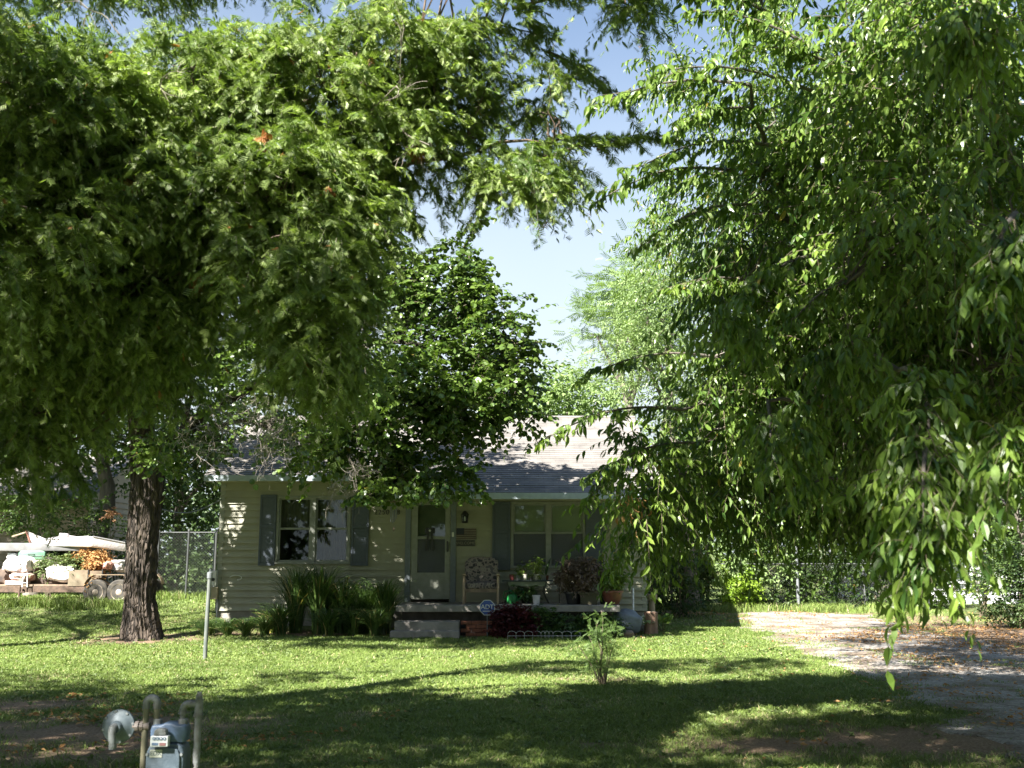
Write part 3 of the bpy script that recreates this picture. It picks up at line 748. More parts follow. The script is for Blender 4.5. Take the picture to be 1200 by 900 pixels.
def dwin(w, mull, rail, lowl, name_blind):
    x0,x1,z0,z1 = w; f=.055; xm=(mull[0]+mull[1])/2; mw=mull[1]-mull[0]
    mb=MB()
    mb.bx(x0,x0+f,WY-.045,WY+.05,z0+f,z1-f); mb.bx(x1-f,x1,WY-.045,WY+.05,z0+f,z1-f)
    mb.bx(x0,x1,WY-.045,WY+.05,z1-f,z1); mb.bx(x0-.02,x1+.02,WY-.07,WY+.05,z0,z0+f)
    mb.bx(mull[0],mull[1],WY-.042,WY+.05,z0+f,z1-f)
    win=mb.build('window', M_FRAME, house, bev=.004)
    for a,b,lo in ((x0+f,mull[0],lowl[0]),(mull[1],x1-f,lowl[1])):
        s=.032; mb=MB(); mb.bx(a,b,WY-.004,WY+.02,rail-.022,rail+.022)
        mb.bx(a,a+s,WY-.004,WY+.02,z0+f,rail-.022); mb.bx(b-s,b,WY-.004,WY+.02,z0+f,rail-.022); mb.bx(a+s,b-s,WY-.004,WY+.02,z0+f,z0+f+s)
        mb.bx(a,a+s,WY+.002,WY+.026,rail+.022,z1-f); mb.bx(b-s,b,WY+.002,WY+.026,rail+.022,z1-f); mb.bx(a+s,b-s,WY+.002,WY+.026,z1-f-s,z1-f)
        mb.build('sash', M_FRAME, win, bev=.002)
        mb=MB(); mb.bx(a+s,b-s,WY+.008,WY+.011,z0+f+s,rail-.022); mb.bx(a+s,b-s,WY+.012,WY+.015,rail+.022,z1-f-s); mb.build('pane', M_GLASS, win)
        if lo=='screen':
            mb=MB(); mb.bx(a+.01,b-.01,WY-.012,WY-.009,z0+f,rail-.02); mb.build('insect_screen', M_SCREEN, win)
    return win
RAIL1=Z(619.5); RAIL2=Z(624.5)
w1=dwin(W1,(X(364,620),X(370,620)),RAIL1,('', ''),0)
w2=dwin(W2,(X(639.5,620),X(645.5,620)),RAIL2,('screen','screen'),0)
# what hangs behind the panes
def drape(x0,x1,z0,z1,y,n,amp,m,name,par):
    mb=MB(); k=60; vs=[]
    for i in range(k+1):
        u=x0+(x1-x0)*i/k; d=amp*math.sin(i/k*n*6.28)+amp*.5*math.sin(i*1.7)
        vs+= [(u,y+d,z0),(u,y+d*.6,z1)]
    mb.add(vs,[(2*i,2*i+2,2*i+3,2*i+1) for i in range(k)]); return mb.build(name,m,par,smooth=True)
drape(W1[0]+.06,W1[1]-.06,RAIL1+.02,W1[3]-.05,WY+.16,9,.02,M_CURT,'curtain',w1)
drape(X(372,620),W1[1]-.06,W1[2]+.05,RAIL1+.05,WY+.2,5,.02,M_REDT,'curtain',w1)
mb=MB(); 
zz=W2[2]+.02
while zz<W2[3]-.03:
    for a,b in ((W2[0]+.06,X(639,620)),(X(646,620),W2[1]-.06)):
        mb.add([(a,WY+.055,zz),(b,WY+.055,zz),(b,WY+.078,zz+.052),(a,WY+.078,zz+.052)],[(0,1,2,3)])
    zz+=.05
mb.build('blind', M_BLIND, w2)
# shutters (louvred)
def shutter(x0,x1,z0,z1):
    mb=MB(); y0=WY-.078; f=.045; zm=(z0+z1)/2+.08
    mb.bx(x0,x0+f,y0,WY-.03,z0,z1); mb.bx(x1-f,x1,y0,WY-.03,z0,z1)
    for a,b in ((z0,z0+.06),(zm-.035,zm+.035),(z1-.06,z1)): mb.bx(x0+f,x1-f,y0,WY-.03,a,b)
    o=mb.build('shutter', M_SHUT, house, bev=.003)
    for a,b in ((z0+.06,zm-.035),(zm+.035,z1-.06)):
        mb=MB(); mb.bx(x0+f,x1-f,WY-.066,WY-.044,a,b); mb.build('panel', M_SHUT, o, bev=.006)
shutter(X(304),X(323),Z(663),Z(580)); shutter(X(411.8),X(432),Z(663),Z(581))
shutter(X(577),X(598),Z(668),Z(588)); shutter(X(686.5),X(707),Z(668),Z(590))
# door
mb=MB(); mb.bx(X(475),X(481.3),WY-.05,WY-.016,.6,ZP-.095); mb.bx(X(528),X(534.5),WY-.05,WY-.016,.6,ZP-.095); mb.bx(X(475),X(534.5),WY-.052,WY-.018,DR[3]+.002,DR[3]+.09)
mb.build('door_casing', M_TRIM, house, bev=.005)
x0,x1,z0,z1=DR; mb=MB(); y0=WY-.03
gx0,gx1=X(489.5),X(521.5); zr0,zr1=Z(632),Z(628.5); zl=Z(671); zt=Z(592)
mb.bx(x0,gx0,y0,WY+.01,z0,z1); mb.bx(gx1,x1,y0,WY+.01,z0,z1); mb.bx(gx0,gx1,y0,WY+.01,zt,z1); mb.bx(gx0,gx1,y0,WY+.01,zr0,zr1)
mb.bx(gx0,gx1,y0,WY+.01,Z(676),zl); mb.bx(gx0,gx1,y0+.012,WY+.01,Z(687),Z(676)); mb.bx(gx0,gx1,y0,WY+.01,z0,Z(687))
door=mb.build('door', M_DOOR, house, bev=.003)
mb=MB(); mb.bx(gx0,gx1,WY-.012,WY-.009,zr1,zt); mb.bx(gx0,gx1,WY-.004,WY-.001,zl,zr0); mb.build('pane', M_GLASS, door)
mb=MB(); mb.bx(gx0,gx1,WY-.018,WY-.015,zl,zr0); mb.build('insect_screen', M_SCREEN, door)
mb=MB(); mb.bx(x0,x1,WY+.09,WY+.13,z0,z1); mb.build('inner_door', mat('inner_door_paint',(.34,.33,.26),.6,(.22,.22,.18),3), door)
mb=MB(); hx=X(524.7); mb.tube([(hx,y0-.0,Z(646)),(hx,y0-.05,Z(644.5)),(hx,y0-.05,Z(636)),(hx,y0,Z(634.5))],.011,8); mb.box((hx,y0-.008,Z(640)),(.035,.014,.2)); mb.build('handle', M_BLACK, door, smooth=True)
mb=MB(); mb.box((X(531,626),WY-.06,Z(626.5)),(.05,.02,.10)); mb.build('doorbell', M_WHITE, house, bev=.006)
# porch slab, steps, skirt
SX0,SX1=-2.32,X(726,710,20.5); 
mb=MB(); mb.bx(SX0,SX1,20.4,WY-.02,.47,.60); mb.build('porch_slab', M_CONC, house, bev=.012)
mb=MB(); mb.bx(SX0+.1,SX1-.1,20.62,WY-.03,-.05,.467); mb.build('porch_base', mat('dark_block',(.07,.06,.055),.95,(.04,.035,.03),6,bump=.4), house)
sx0,sx1=at(463,728,20.2).x,at(538,728,20.2).x
mb=MB(); mb.bx(sx0,sx1,20.10,20.615,-.05,.30); mb.build('step', M_CONC, house, bev=.012)
mb=MB(); mb.bx(sx0-.05,sx1+.02,19.78,20.095,-.05,.14); mb.build('step', M_CONC, house, bev=.012)
mb=MB()
rb=random.Random(4); bx0=at(546,728,20.3).x
for r in range(4):
    for c in range(3 if r%2 else 2):
        xx=bx0+c*.21-(.1 if r%2 else 0); mb.box((xx+.1,20.36+rb.uniform(-.01,.01),.04+r*.075),(.2,.1,.066),(0,0,rb.uniform(-.05,.05)))
mb.build('brick_pier', mat('old_red_brick',(.30,.11,.06),.9,(.20,.08,.05),18,bump=.4), house, bev=.004)
# wall lantern
lx=X(545,607); mb=MB(); mb.box((lx,WY-.025,Z(607)),(.10,.03,.2)); mb.tube([(lx,WY-.03,Z(602)),(lx,WY-.10,Z(600.5)),(lx,WY-.13,Z(603))],.008,6)
mb.lathe([(.015,.13),(.04,.115),(.085,.05),(.09,.04)],(lx,WY-.13,Z(606)),6); mb.lathe([(.06,-.10),(.065,-.115),(.05,-.13)],(lx,WY-.13,Z(606)),6)
for k in range(6):
    a=k*math.pi/3; mb.tube([(lx+.075*math.cos(a),WY-.13+.075*math.sin(a),Z(606)+.045),(lx+.058*math.cos(a),WY-.13+.058*math.sin(a),Z(606)-.105)],.005,4)
lant=mb.build('porch_light', M_BLACK, house)
mb=MB(); mb.lathe([(.05,-.10),(.066,.035)],(lx,WY-.13,Z(606)),6); mb.build('lamp_glass', M_GLASS, lant)
mb=MB(); mb.lathe([(.018,-.09),(.02,-.02),(.012,.01)],(lx,WY-.13,Z(606)),8); mb.build('bulb', M_WHITE, lant, smooth=True)
def text(name, s, loc, size, m, parent, ext=.004, rot=(math.pi/2,0,0), align='CENTER'):
    cu=bpy.data.curves.new(name,'FONT'); cu.body=s; cu.size=size; cu.extrude=ext; cu.align_x=align; cu.align_y='CENTER'
    tmp=bpy.data.objects.new('tmp',cu); COL.objects.link(tmp); dg=bpy.context.evaluated_depsgraph_get(); dg.update()
    me=bpy.data.meshes.new_from_object(tmp.evaluated_get(dg)); bpy.data.objects.remove(tmp)
    me.materials.clear(); me.materials.append(m); o=bpy.data.objects.new(name,me); COL.objects.link(o)
    o.rotation_euler=rot
    if parent: o.parent=parent; o.location=Vector(loc)-woff(parent)
    else: o.location=loc
    return o
for k,(px,c) in enumerate(((441,'2'),(445.5,'2'),(450,'5'),(454.5,'0'),(467,'8'))):
    text('house_number', c, (X(px,600),WY-.045,Z(600.5)), .15, M_BLACK, house)
# utility boxes and conduit beside the left corner
mb=MB(); bxx=X(250,678,21.7); mb.box((bxx,21.72,Z(677.5,21.7)),(.15,.12,.32)); ub=mb.build('utility_box', M_WHITE, house, bev=.008)
mb=MB(); mb.lathe([(.035,0),(.035,.02)],(bxx+.01,21.66,Z(679,21.7)),14,'y'); mb.build('dial', M_BLACK, ub)
mb=MB(); mb.box((bxx+.03,21.72,Z(695,21.7)),(.17,.12,.26)); mb.build('utility_box', mat('beige_plastic',(.40,.34,.22),.6), house, bev=.01)
mb=MB(); mb.tube([(bxx-.03,21.74,Z(669,21.7)),(bxx-.03,21.74,Z(625,21.7)),(XL-.01,21.78,Z(618))],.014,8); mb.tube([(bxx+.1,21.74,.0),(bxx+.1,21.74,Z(690,21.7))],.016,8); mb.build('conduit', M_GALV, house, smooth=True)
mb=MB()
hp=[]; hx=X(276,676)
for k in range(14): a=-1.2+k*.28; hp.append((hx+.13*math.cos(a)*1.1,WY-.03-.002*k,Z(676)+.07*math.sin(a)-.004*k))
mb.tube(hp,.009,6); mb.build('wall_cable', M_WHITE, house, smooth=True)

# ------------------------------------------------------------------ trees
def W(px,py,Y): return np.array(at(px,py,Y))
def arching(R, specs, n=16, L=(.25,.5)):
    """long outer branches (px,py,Y)->(px,py,Y), sprays set along them; also returns their paths"""
    O=[];D=[];Ls=[];dr=[];paths=[]
    for a,b in specs:
        A=W(*a);B=W(*b);ln=np.linalg.norm(B-A); T=(B-A)/ln; pts=[]
        for i in range(n):
            t=i/(n-1); p=A+(B-A)*t+np.array([0,0,1])*ln*.10*math.sin(math.pi*t*.9)
            pts.append(Vector(p))
            for s in (-1,1):
                side=np.cross(T,[0,0,1.]); d=T*1.0+side*s*R.uniform(.2,.9)+np.array([0,0,R.uniform(-.15,.3)])
                O.append(p+R.normal(0,.02,3)); D.append(d); Ls.append(R.uniform(*L)*(1-.35*t)); dr.append(R.uniform(.1,.45))
        paths.append((pts,.016,.004))
    return (np.array(O),np.array(D),np.array(Ls),np.array(dr)),paths

# cedar, close on the left, trunk just outside the view
def cedar():
    bx_,by_=-5.6,8.0
    t=thing('cedar_tree',(bx_,by_,H(bx_,by_)),'big cedar whose feathery drooping foliage fills the upper left','tree')
    base=Vector((bx_,by_,H(bx_,by_)-.1))
    ridged_trunk(t,[base,base+Vector((.1,.1,1.5)),base+Vector((.0,.2,3.2)),base+Vector((.15,.1,5.5)),base+Vector((.1,0,8))],[.36,.30,.26,.19,.07],M_BARK2,40,60,11,.05,2,.35)
    blobs=[(70,140,6.8,125,75,.7,70),(10,60,6.4,55,40,.6,14),(230,130,7.4,105,75,.7,70),(290,80,7.6,45,20,.5,12),(380,120,7.4,80,85,.7,70),(470,50,7.6,80,40,.6,36),(530,115,7.8,55,40,.5,18),
           (470,180,7.6,65,32,.5,24),(650,110,7.9,45,22,.4,6),(730,4,7.4,28,6,.3,4),(600,215,7.7,48,22,.4,12),(660,190,7.9,35,14,.4,5),(590,30,7.8,40,16,.4,5),
           (70,290,6.8,120,90,.7,80),(210,240,7.2,110,80,.7,70),(340,240,7.0,80,80,.6,64),(420,220,7.4,40,45,.5,20),(375,370,6.6,50,70,.35,44),(305,310,6.9,70,60,.5,40),(400,285,6.9,40,40,.4,16),
           (150,370,7.2,100,60,.6,44),(40,430,7.3,60,75,.6,34),(30,530,7.6,40,40,.4,10),(170,440,8.0,60,35,.5,10),(-150,200,6.8,130,220,1.0,70),(100,-80,8.4,200,80,.8,50),(340,-80,8.6,160,70,.8,34),(360,450,6.9,22,25,.3,8),
           ('w',-7.5,6.5,6.2,2.2,2.0,1.6,70),('w',-.9,3.6,6.6,1.7,1.2,.7,90),('w',.5,4.2,6.4,1.7,1.1,.6,80),('w',.5,7.2,7.1,1.4,1.0,.6,64),('w',-7.4,12.2,7.4,2.6,1.0,.8,56),('w',-5.0,12.9,7.7,1.7,1.0,.9,80),('w',-8.2,13.3,7.9,1.9,1.0,.9,90),('w',-7.0,5.0,6.6,1.4,1.4,1.2,60)]  # world-placed masses are unseen crown parts, added for the shade they cast
    R=rnd(41)
    ex,paths=arching(R,[((430,150,7.5),(600,185,7.8)),((600,185,7.8),(705,165,8)),((400,40,7.6),(640,50,7.9)),((640,60,7.9),(735,130,8.1)),((480,170,7.6),(620,240,7.6)),((560,230,7.7),(735,170,8.0)),
        ((700,175,8),(790,170,8.3)),((600,10,7.6),(760,8,7.4)),((440,230,7.3),(480,262,7.3)),((20,470,7.3),(90,560,7.4)),((330,250,6.8),(395,330,6.5)),((30,380,7),(160,330,7))],14,(.14,.3))
    C,I=crown(t,42,blobs,12,17,(.14,.40),(.3,1.1),.078,.064,'cedar',LM_CEDAR,M_TWIG,rc=.17,side=.6,hang=.35,extra=ex,twig_r=.002,nup=.9,exkeep=.75,fwd=-.35)
    sp=[]; 
    for i,(a,b,r) in enumerate([((-5.5,8.1,2.6),W(70,330,7),.07),((-5.5,8.1,3.0),W(210,250,7.3),.075),((-5.5,8.1,3.4),W(340,240,7.2),.08),((-5.5,8.1,3.6),W(390,110,7.5),.07),((-5.5,8.1,4.2),W(480,60,7.6),.07),
            ((-5.5,8.1,4.0),W(70,130,6.9),.07),((-5.5,8.1,4.8),W(230,90,7.4),.06),((-5.5,8.1,2.2),W(40,470,7.4),.05),((-5.5,8.1,6.4),W(340,-80,8.6),.06),((-5.5,8.1,6.0),W(100,-80,8.4),.06)]):
        sp.append((limb_path(a,b,.06,i+3,12,.07),r,r*.3))
    A=W(340,240,7.2); sp.append((limb_path(A,W(500,188,7.6),.03,51,8,.05),.035,.02)); sp.append((limb_path(W(500,188,7.6),W(700,172,8),.05,52,8,.05),.022,.007))
    sp.append((limb_path(W(340,240,7.2),W(375,400,6.6),.02,53,8,.1),.025,.01))
    limbs(t,M_BARK2,sp+paths,C,I,blobs,.010,seed=5)
    dead_twigs(t,[(W(168,150,6.7),(.3,-.2,-1)),(W(262,190,6.8),(0,-.2,-1)),(W(310,185,6.7),(.2,-.3,-.8)),(W(435,130,7),(.8,-.3,.2)),(W(470,150,7),(.2,-.3,-1)),(W(200,120,6.8),(-.6,-.3,.5)),(W(140,40,7.4),(-.5,0,.6)),(W(340,20,7.4),(.2,0,.9))],M_TWIG,7,depth=2,L0=.30,r0=.006)
    dry=[(W(312,165,6.6),9),(W(488,175,7.3),10),(W(150,215,6.6),6),(W(385,228,6.6),5),(W(232,330,6.9),6)]
    R=rnd(8)
    dm=leafmat('dead_cedar_leaf',(.30,.12,.04),(.50,.26,.12),.2,.8,.2,tint=(1,.7,.5))
    for p,k in dry:
        n=k*7; O=p+R.normal(0,.025,(n,3))
        leaf_mesh('dead_spray',dm,t,O,R.normal(0,.4,(n,3))+[0,0,-1],R.normal(size=(n,3)),R.uniform(.05,.08,n),R.uniform(.05,.09,n),R.uniform(size=n),'cedar')
    # light streaks of limbs that reach above and left: the rest of the crown
    return t
cedar()

# broadleaf tree by the house, trunk in view
def mulberry():
    Y0=19.7; b=at(168,744,Y0); z0=H(b.x,Y0)
    t=thing('broadleaf_tree',(b.x,Y0,z0),'broadleaf tree with thick furrowed trunk on the lawn, its crown over the roof','tree')
    c=lambda px,py,Y=Y0: at(px,py,Y)
    ridged_trunk(t,[Vector((b.x,Y0,z0-.05)),c(164,700),c(166,650),c(169,600),c(172,560),c(168,520),c(163,470,19.5),c(158,400,19.3),c(160,330,19.2)],[.32,.285,.285,.30,.32,.27,.22,.16,.08],M_BARK,96,200,19,.17,3,.42)
    blobs=[(435,385,18,60,75,1.3,32),(508,345,18,46,40,1,18),(515,435,17.8,60,50,1,28),(578,405,17.6,38,46,.9,16),(600,450,17.5,30,45,.8,22),(430,320,18.2,60,45,1,34),(520,330,18,45,35,.8,20),(560,365,17.8,50,22,.8,12),(450,500,17.8,95,45,1.2,56),(555,475,17.4,50,36,1,22),
           (598,497,17.3,24,14,.4,5),(495,555,17.6,55,24,.8,20),(432,575,17.2,26,14,.5,7),(330,430,18.5,80,80,1.2,44),(370,520,18,60,36,1,18),(200,440,18.6,50,40,.8,22),(235,400,18.3,40,30,.7,14),(215,520,18.4,50,26,.6,14),
           (250,300,19,100,80,1.5,40),(120,380,19.5,90,90,1.6,44),(90,480,19.4,60,40,1.0,16),(150,250,20,120,80,1.6,34),(360,250,19,80,60,1.2,24),(40,300,19.6,80,90,1.5,30),('w',-8.0,17.4,6.6,2.4,1.1,1.1,34),('w',-4.6,17.2,7.2,1.6,1.0,.8,40),(480,450,16.6,60,45,.6,26),('w',-7.2,15.4,5.2,1.6,.8,.6,36)]  # world-placed masses are hidden foliage, added to shade the wall and lawn
    R=rnd(43)
    ex,paths=arching(R,[((480,330,18),(568,262,17.9)),((520,380,18),(612,352,17.6)),((540,420,17.8),(640,405,17.5)),((560,470,17.5),(632,490,17.3)),((470,560,17.6),(440,590,17.2)),((530,530,17.5),(560,572,17.3)),((540,300,18),(566,250,17.9)),((450,330,18),(520,290,18))],12,(.25,.5))
    clip=lambda P:(P[:,2]>2.45)&~((P[:,1]>20.1)&(P[:,2]<3.6))&~((P[:,1]>20.2)&(P[:,2]<5.5)&(P[:,0]>-6.9))
    C,I=crown(t,44,blobs,10,10,(.2,.6),(.1,.5),.10,.092,'lobed',LM_MULB,M_TWIGG,rc=.30,side=.8,hang=.35,extra=ex,twig_r=.004,nup=.9,clipf=clip)
    f=c(172,555,19.7); f2=c(160,420,19.3); sp=[]
    for i,(a,q,r) in enumerate([(f,(215,505,19.2),.16),((215,505,19.2),(330,440,18.6),.12),((330,440,18.6),(470,400,18),.09),((470,400,18),(590,430,17.6),.05),((330,440,18.6),(440,320,18.2),.06),((330,440,18.6),(450,500,17.8),.06),
          ((450,500,17.8),(560,485,17.5),.035),((215,505,19.2),(370,520,18),.05),(f2,(250,300,19),.08),(f2,(120,380,19.5),.08),(f2,(150,250,20),.07),(f2,(40,300,19.6),.06),((250,300,19),(360,250,19),.04),((215,505,19.2),(235,400,18.3),.05)]):
        A=a if isinstance(a,Vector) else W(*a); sp.append((limb_path(A,W(*q),.05,i+20,10,.06),r,r*.55))
    limbs(t,M_BARK,sp+paths,C,I,blobs,.014,seed=9)
    sd=[]
    rr=random.Random(5)
    for k in range(26): sd.append((W(rr.uniform(230,340),rr.uniform(455,505),rr.uniform(16.3,17.0)),(rr.gauss(0,.5),-.3,-1)))
    for k in range(6): sd.append((W(rr.uniform(215,245),rr.uniform(375,420),18.0),(rr.gauss(.2,.6),-.2,rr.gauss(-.2,.6))))
    for k in range(9): sd.append((W(rr.uniform(395,440),rr.uniform(310,470),16.9),(rr.gauss(.2,.6),-.2,-.8)))
    for k in range(7): sd.append((W(rr.uniform(395,440),rr.uniform(500,550),17.0),(rr.gauss(0,.5),-.2,-1)))
    dead_twigs(t,sd,M_TWIG,17,depth=3,L0=.5,r0=.008)
    return t
mulberry()

# long-leaved tree on the right, trunk beyond the frame
def cherry():
    bx_,by_=5.9,9.2; z0=H(bx_,by_)
    t=thing('long_leaved_tree',(bx_,by_,z0),'large tree with long glossy drooping leaves overhanging the driveway from the right','tree')
    base=Vector((bx_,by_,z0-.1))
    ridged_trunk(t,[base,base+Vector((-.1,.05,1)),base+Vector((-.3,.1,2.2)),base+Vector((-.4,.0,3.4)),base+Vector((-.7,-.2,5))],[.24,.2,.18,.14,.06],M_BARK3,36,50,9,.03,6,.35)
    blobs=[(1020,150,8,130,85,1.2,72),(1120,70,6.6,110,85,.9,40),(920,250,8.8,90,65,1.2,46),(1050,320,8,130,105,1.3,76),(905,370,9.6,75,55,1.2,44),(890,470,10.2,90,55,1.2,46),(1000,480,9,140,85,1.3,72),
           (800,560,10.6,75,40,1,26),(900,580,11,110,45,1.2,42),(1020,600,10.4,75,28,1,22),(1150,400,7.2,80,120,.9,46),(760,600,10.3,30,35,.6,9),(752,560,9.4,28,30,.4,8),(1060,540,10.5,90,35,1,30),(1120,240,6.4,90,80,.7,30),
           (1330,250,7.5,140,260,1.5,70),(1040,380,12.5,140,90,1.5,60),(960,500,13.5,120,50,1.5,40),(1200,420,11.5,140,140,1.6,60),(1120,250,11.5,140,90,1.5,50),(1350,380,13,160,120,2,60),('w',4.8,12.6,6.6,2.0,1.5,1.3,70),('w',8.0,11.6,6.4,2.2,1.8,1.6,70),('w',3.3,14.0,6.2,1.5,1.2,1.0,60),('w',6.5,14.6,6.0,2.4,1.5,1.5,80),('w',5.2,17.4,6.0,1.8,1.3,1.3,60),('w',2.9,10.8,7.2,1.0,1.2,.7,36),(1370,430,8.5,110,140,1.3,30),(1100,-120,7,220,90,1.2,60),(900,-70,7.6,80,30,.8,8)]  # world-placed masses are added out of sight so the crown shades the driveway
    R=rnd(45)
    S=[((960,60,7.2),(815,18,6.9)),((900,15,7.4),(800,-5,7.0)),((960,110,7.4),(765,92,6.9)),((880,100,7.2),(702,128,6.9)),((900,170,7.6),(745,205,7.0)),((860,200,7.6),(708,238,7.0)),((880,240,7.8),(760,290,7.2)),((1000,90,7.4),(880,60,7)),
       ((900,130,7.4),(800,150,7)),((850,420,9),(690,445,8.6)),((800,480,9),(640,520,8.4)),((830,520,9.4),(700,560,8.8)),((880,330,8.6),(790,345,8.2)),((900,470,7.0),(905,545,6.3)),((1080,440,5.4),(1095,560,4.9)),((1085,520,5),(1082,615,4.6)),
       ((1190,250,4.6),(1160,330,4.3)),((980,560,8),(930,590,7.6)),((1060,560,7),(990,585,6.6)),((760,520,9.6),(690,590,9.2)),((790,560,10),(735,650,9.6)),((1000,330,7),(930,380,6.6)),((950,300,7),(880,345,6.8))]
    ex,paths=arching(R,S,13,(.14,.32))
    clip=lambda P:(P[:,2]>1.15)&(np.linalg.norm(P-np.array([0,0,1.6]),axis=1)>2.2)
    C,I=crown(t,46,blobs,9,12,(.3,.62),(.25,.9),.105,.043,'lance',LM_CHERRY,M_TWIGG,rc=.34,side=.75,hang=.75,extra=ex,twig_r=.003,nup=.8,clipf=clip)
    near=[(1080,480,5.2,20,40,.12,9),(1088,560,5.0,16,40,.10,9),(1088,630,4.8,12,30,.10,6),(1084,660,4.7,7,14,.05,3),(915,500,6.6,30,45,.2,9),(1192,320,4.5,10,40,.15,6),(1196,530,4.4,6,25,.1,4),(1150,25,4.8,45,12,.2,8),(870,390,6.8,30,30,.2,6),(1000,420,6.6,40,30,.2,8)]
    crown(t,47,near,7,9,(.14,.30),(.5,1.3),.10,.042,'lance',LM_CHERRY,M_TWIGG,rc=.10,side=.7,hang=.9,twig_r=.0025,nup=.8,name='hanging_spray')
    tp=base+Vector((-.35,.05,3)); sp=[]
    for i,(q,r) in enumerate([((1010,150,8),.08),((1120,70,6.6),.06),((900,250,8.8),.07),((1050,320,8),.06),((870,470,10.2),.07),((1000,480,9),.05),((900,580,11),.05),((1150,430,7.2),.05),((1330,250,7.5),.06),((1100,-120,7),.06),((1190,330,4.6),.03)]):
        sp.append((limb_path(tp+Vector((0,0,.12*i-.7)),W(*q),.07,i+60,10,.07),r,r*.4))
    for i,(a,q) in enumerate([((1010,150,8),(960,110,7.4)),((900,250,8.8),(880,100,7.2)),((870,470,10.2),(800,480,9)),((1000,480,9),(1080,440,5.4)),((870,470,10.2),(800,560,10.6)),((1000,480,9),(900,470,7.0))]):
        sp.append((limb_path(W(*a),W(*q),.05,i+80,8,.06),.03,.012))
    limbs(t,M_BARK3,sp+paths,C,I,blobs,.009,seed=13)
    leaf=rnd(3); O=W(742,592,9.3)+leaf.normal(0,.05,(26,3))*np.array([1,1,2.2]); n=26
    leaf_mesh('dead_spray',LM_DRY,t,O,leaf.normal(0,.4,(n,3))+[0,0,-1],leaf.normal(size=(n,3)),np.full(n,.08),np.full(n,.035),leaf.uniform(size=n),'lance')
    return t
cherry()

def bgtree(name,label,blobs,base,trunk_r,seed,m,leaf=.2,lw=.14,tm='simple',sprays=9,K=9,L=(.5,1.1),rc=.7,droop=(.1,.5),group='trees growing behind the houses',hang=.3,ex=None,bark_=None,up=.15,th=None):
    bx_,by_=base; z0=H(bx_,by_); t=thing(name,(bx_,by_,z0),label,'tree',group)
    top=Vector(W(*blobs[0][:3])); b=Vector((bx_,by_,z0-.1)); mb=MB()
    path=limb_path(b,top,.02,seed,10,.05); mb.tube(path,[trunk_r*(1-.08*i)*(1.3 if i==0 else 1) for i in range(10)],14); mb.build('trunk',bark_ or M_BARK3,t,smooth=True)
    C,I=crown(t,seed,blobs,sprays,K,L,droop,leaf,lw,tm,m,None,rc=rc,side=.8,hang=hang,up=up,extra=ex)
    limbs(t,bark_ or M_BARK3,[(limb_path(path[6],W(*q[:3]),.03,seed+i,7,.08),trunk_r*.4,.03) for i,q in enumerate(blobs[1:])] or [(path[5:],.05,.03)],C[::3],I,blobs,.02,seed=seed)
    return t
# gap above the roof
bgtree('feathery_tree','pale wispy feathery tree against the sky right of the roof gap',[(722,375,31,22,40,1.4,14),(745,335,31,24,25,1.2,8),(700,395,31,14,14,1.0,4),(760,410,31,40,40,1.6,14)],(4.4,31),.22,71,LM_WILLOW,.5,.5,'feather',6,6,(.6,1.5),.6,(-.15,.2),hang=.1,up=.5,group=None)
bgtree('roadside_tree','yellow-green tree top just above the roof ridge',[(665,468,37,36,26,1.8,28),(640,478,37,24,14,1.4,9),(700,470,37,30,24,1.6,14),(665,445,37,14,14,.8,5)],(2.2,37),.25,72,LM_WILLOW,.22,.16,'simple',9,9,(.5,1.2),.6,group=None)
bgtree('elm_tree','leafy light green tree beside the right end of the roof',[(775,370,27.5,48,42,1.8,60),(750,340,27.5,28,18,1.3,14),(790,440,27.5,60,45,1.6,50),(737,400,27.5,24,22,1.2,12),(800,320,27.5,50,40,1.4,34),(770,520,27.5,40,30,1.2,22)],(4.9,27.7),.2,73,LM_WILLOW,.13,.065,'simple',10,10,(.5,1.0),.45,(.2,.7),group=None)
# dark trees beyond the right fence
G='dark trees beyond the right hand fence'
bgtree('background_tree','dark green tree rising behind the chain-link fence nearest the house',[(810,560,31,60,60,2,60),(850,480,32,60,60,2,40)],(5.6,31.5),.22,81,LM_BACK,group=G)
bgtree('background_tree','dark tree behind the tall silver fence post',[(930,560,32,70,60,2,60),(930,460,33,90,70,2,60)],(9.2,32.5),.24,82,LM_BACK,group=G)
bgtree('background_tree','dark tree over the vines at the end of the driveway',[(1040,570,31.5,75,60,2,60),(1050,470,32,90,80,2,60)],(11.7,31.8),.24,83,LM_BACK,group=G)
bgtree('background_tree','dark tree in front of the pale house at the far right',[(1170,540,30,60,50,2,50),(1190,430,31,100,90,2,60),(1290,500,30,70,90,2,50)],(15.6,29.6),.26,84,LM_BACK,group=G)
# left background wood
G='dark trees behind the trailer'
bgtree('background_tree','tree with a pale trunk in front of the tan house',[(40,470,29,80,60,2,60),(60,380,30,90,80,2,60),(20,300,30,80,60,2,30)],(at(46,600,29).x,29),.22,91,LM_BACK,group=G,bark_=M_TWIG)
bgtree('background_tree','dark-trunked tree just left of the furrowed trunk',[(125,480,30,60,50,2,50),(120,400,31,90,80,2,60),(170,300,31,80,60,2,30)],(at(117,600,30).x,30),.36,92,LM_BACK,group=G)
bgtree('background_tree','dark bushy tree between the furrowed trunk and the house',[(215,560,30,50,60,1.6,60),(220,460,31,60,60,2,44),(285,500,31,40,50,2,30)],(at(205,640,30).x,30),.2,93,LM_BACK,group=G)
bgtree('background_tree','dark tree rising behind the left end of the house roof',[(360,430,33,90,70,2,70),(350,330,33,80,60,2,34),(470,470,33,60,40,2,26)],(at(360,640,33).x,33),.25,94,LM_BACK,group=G)
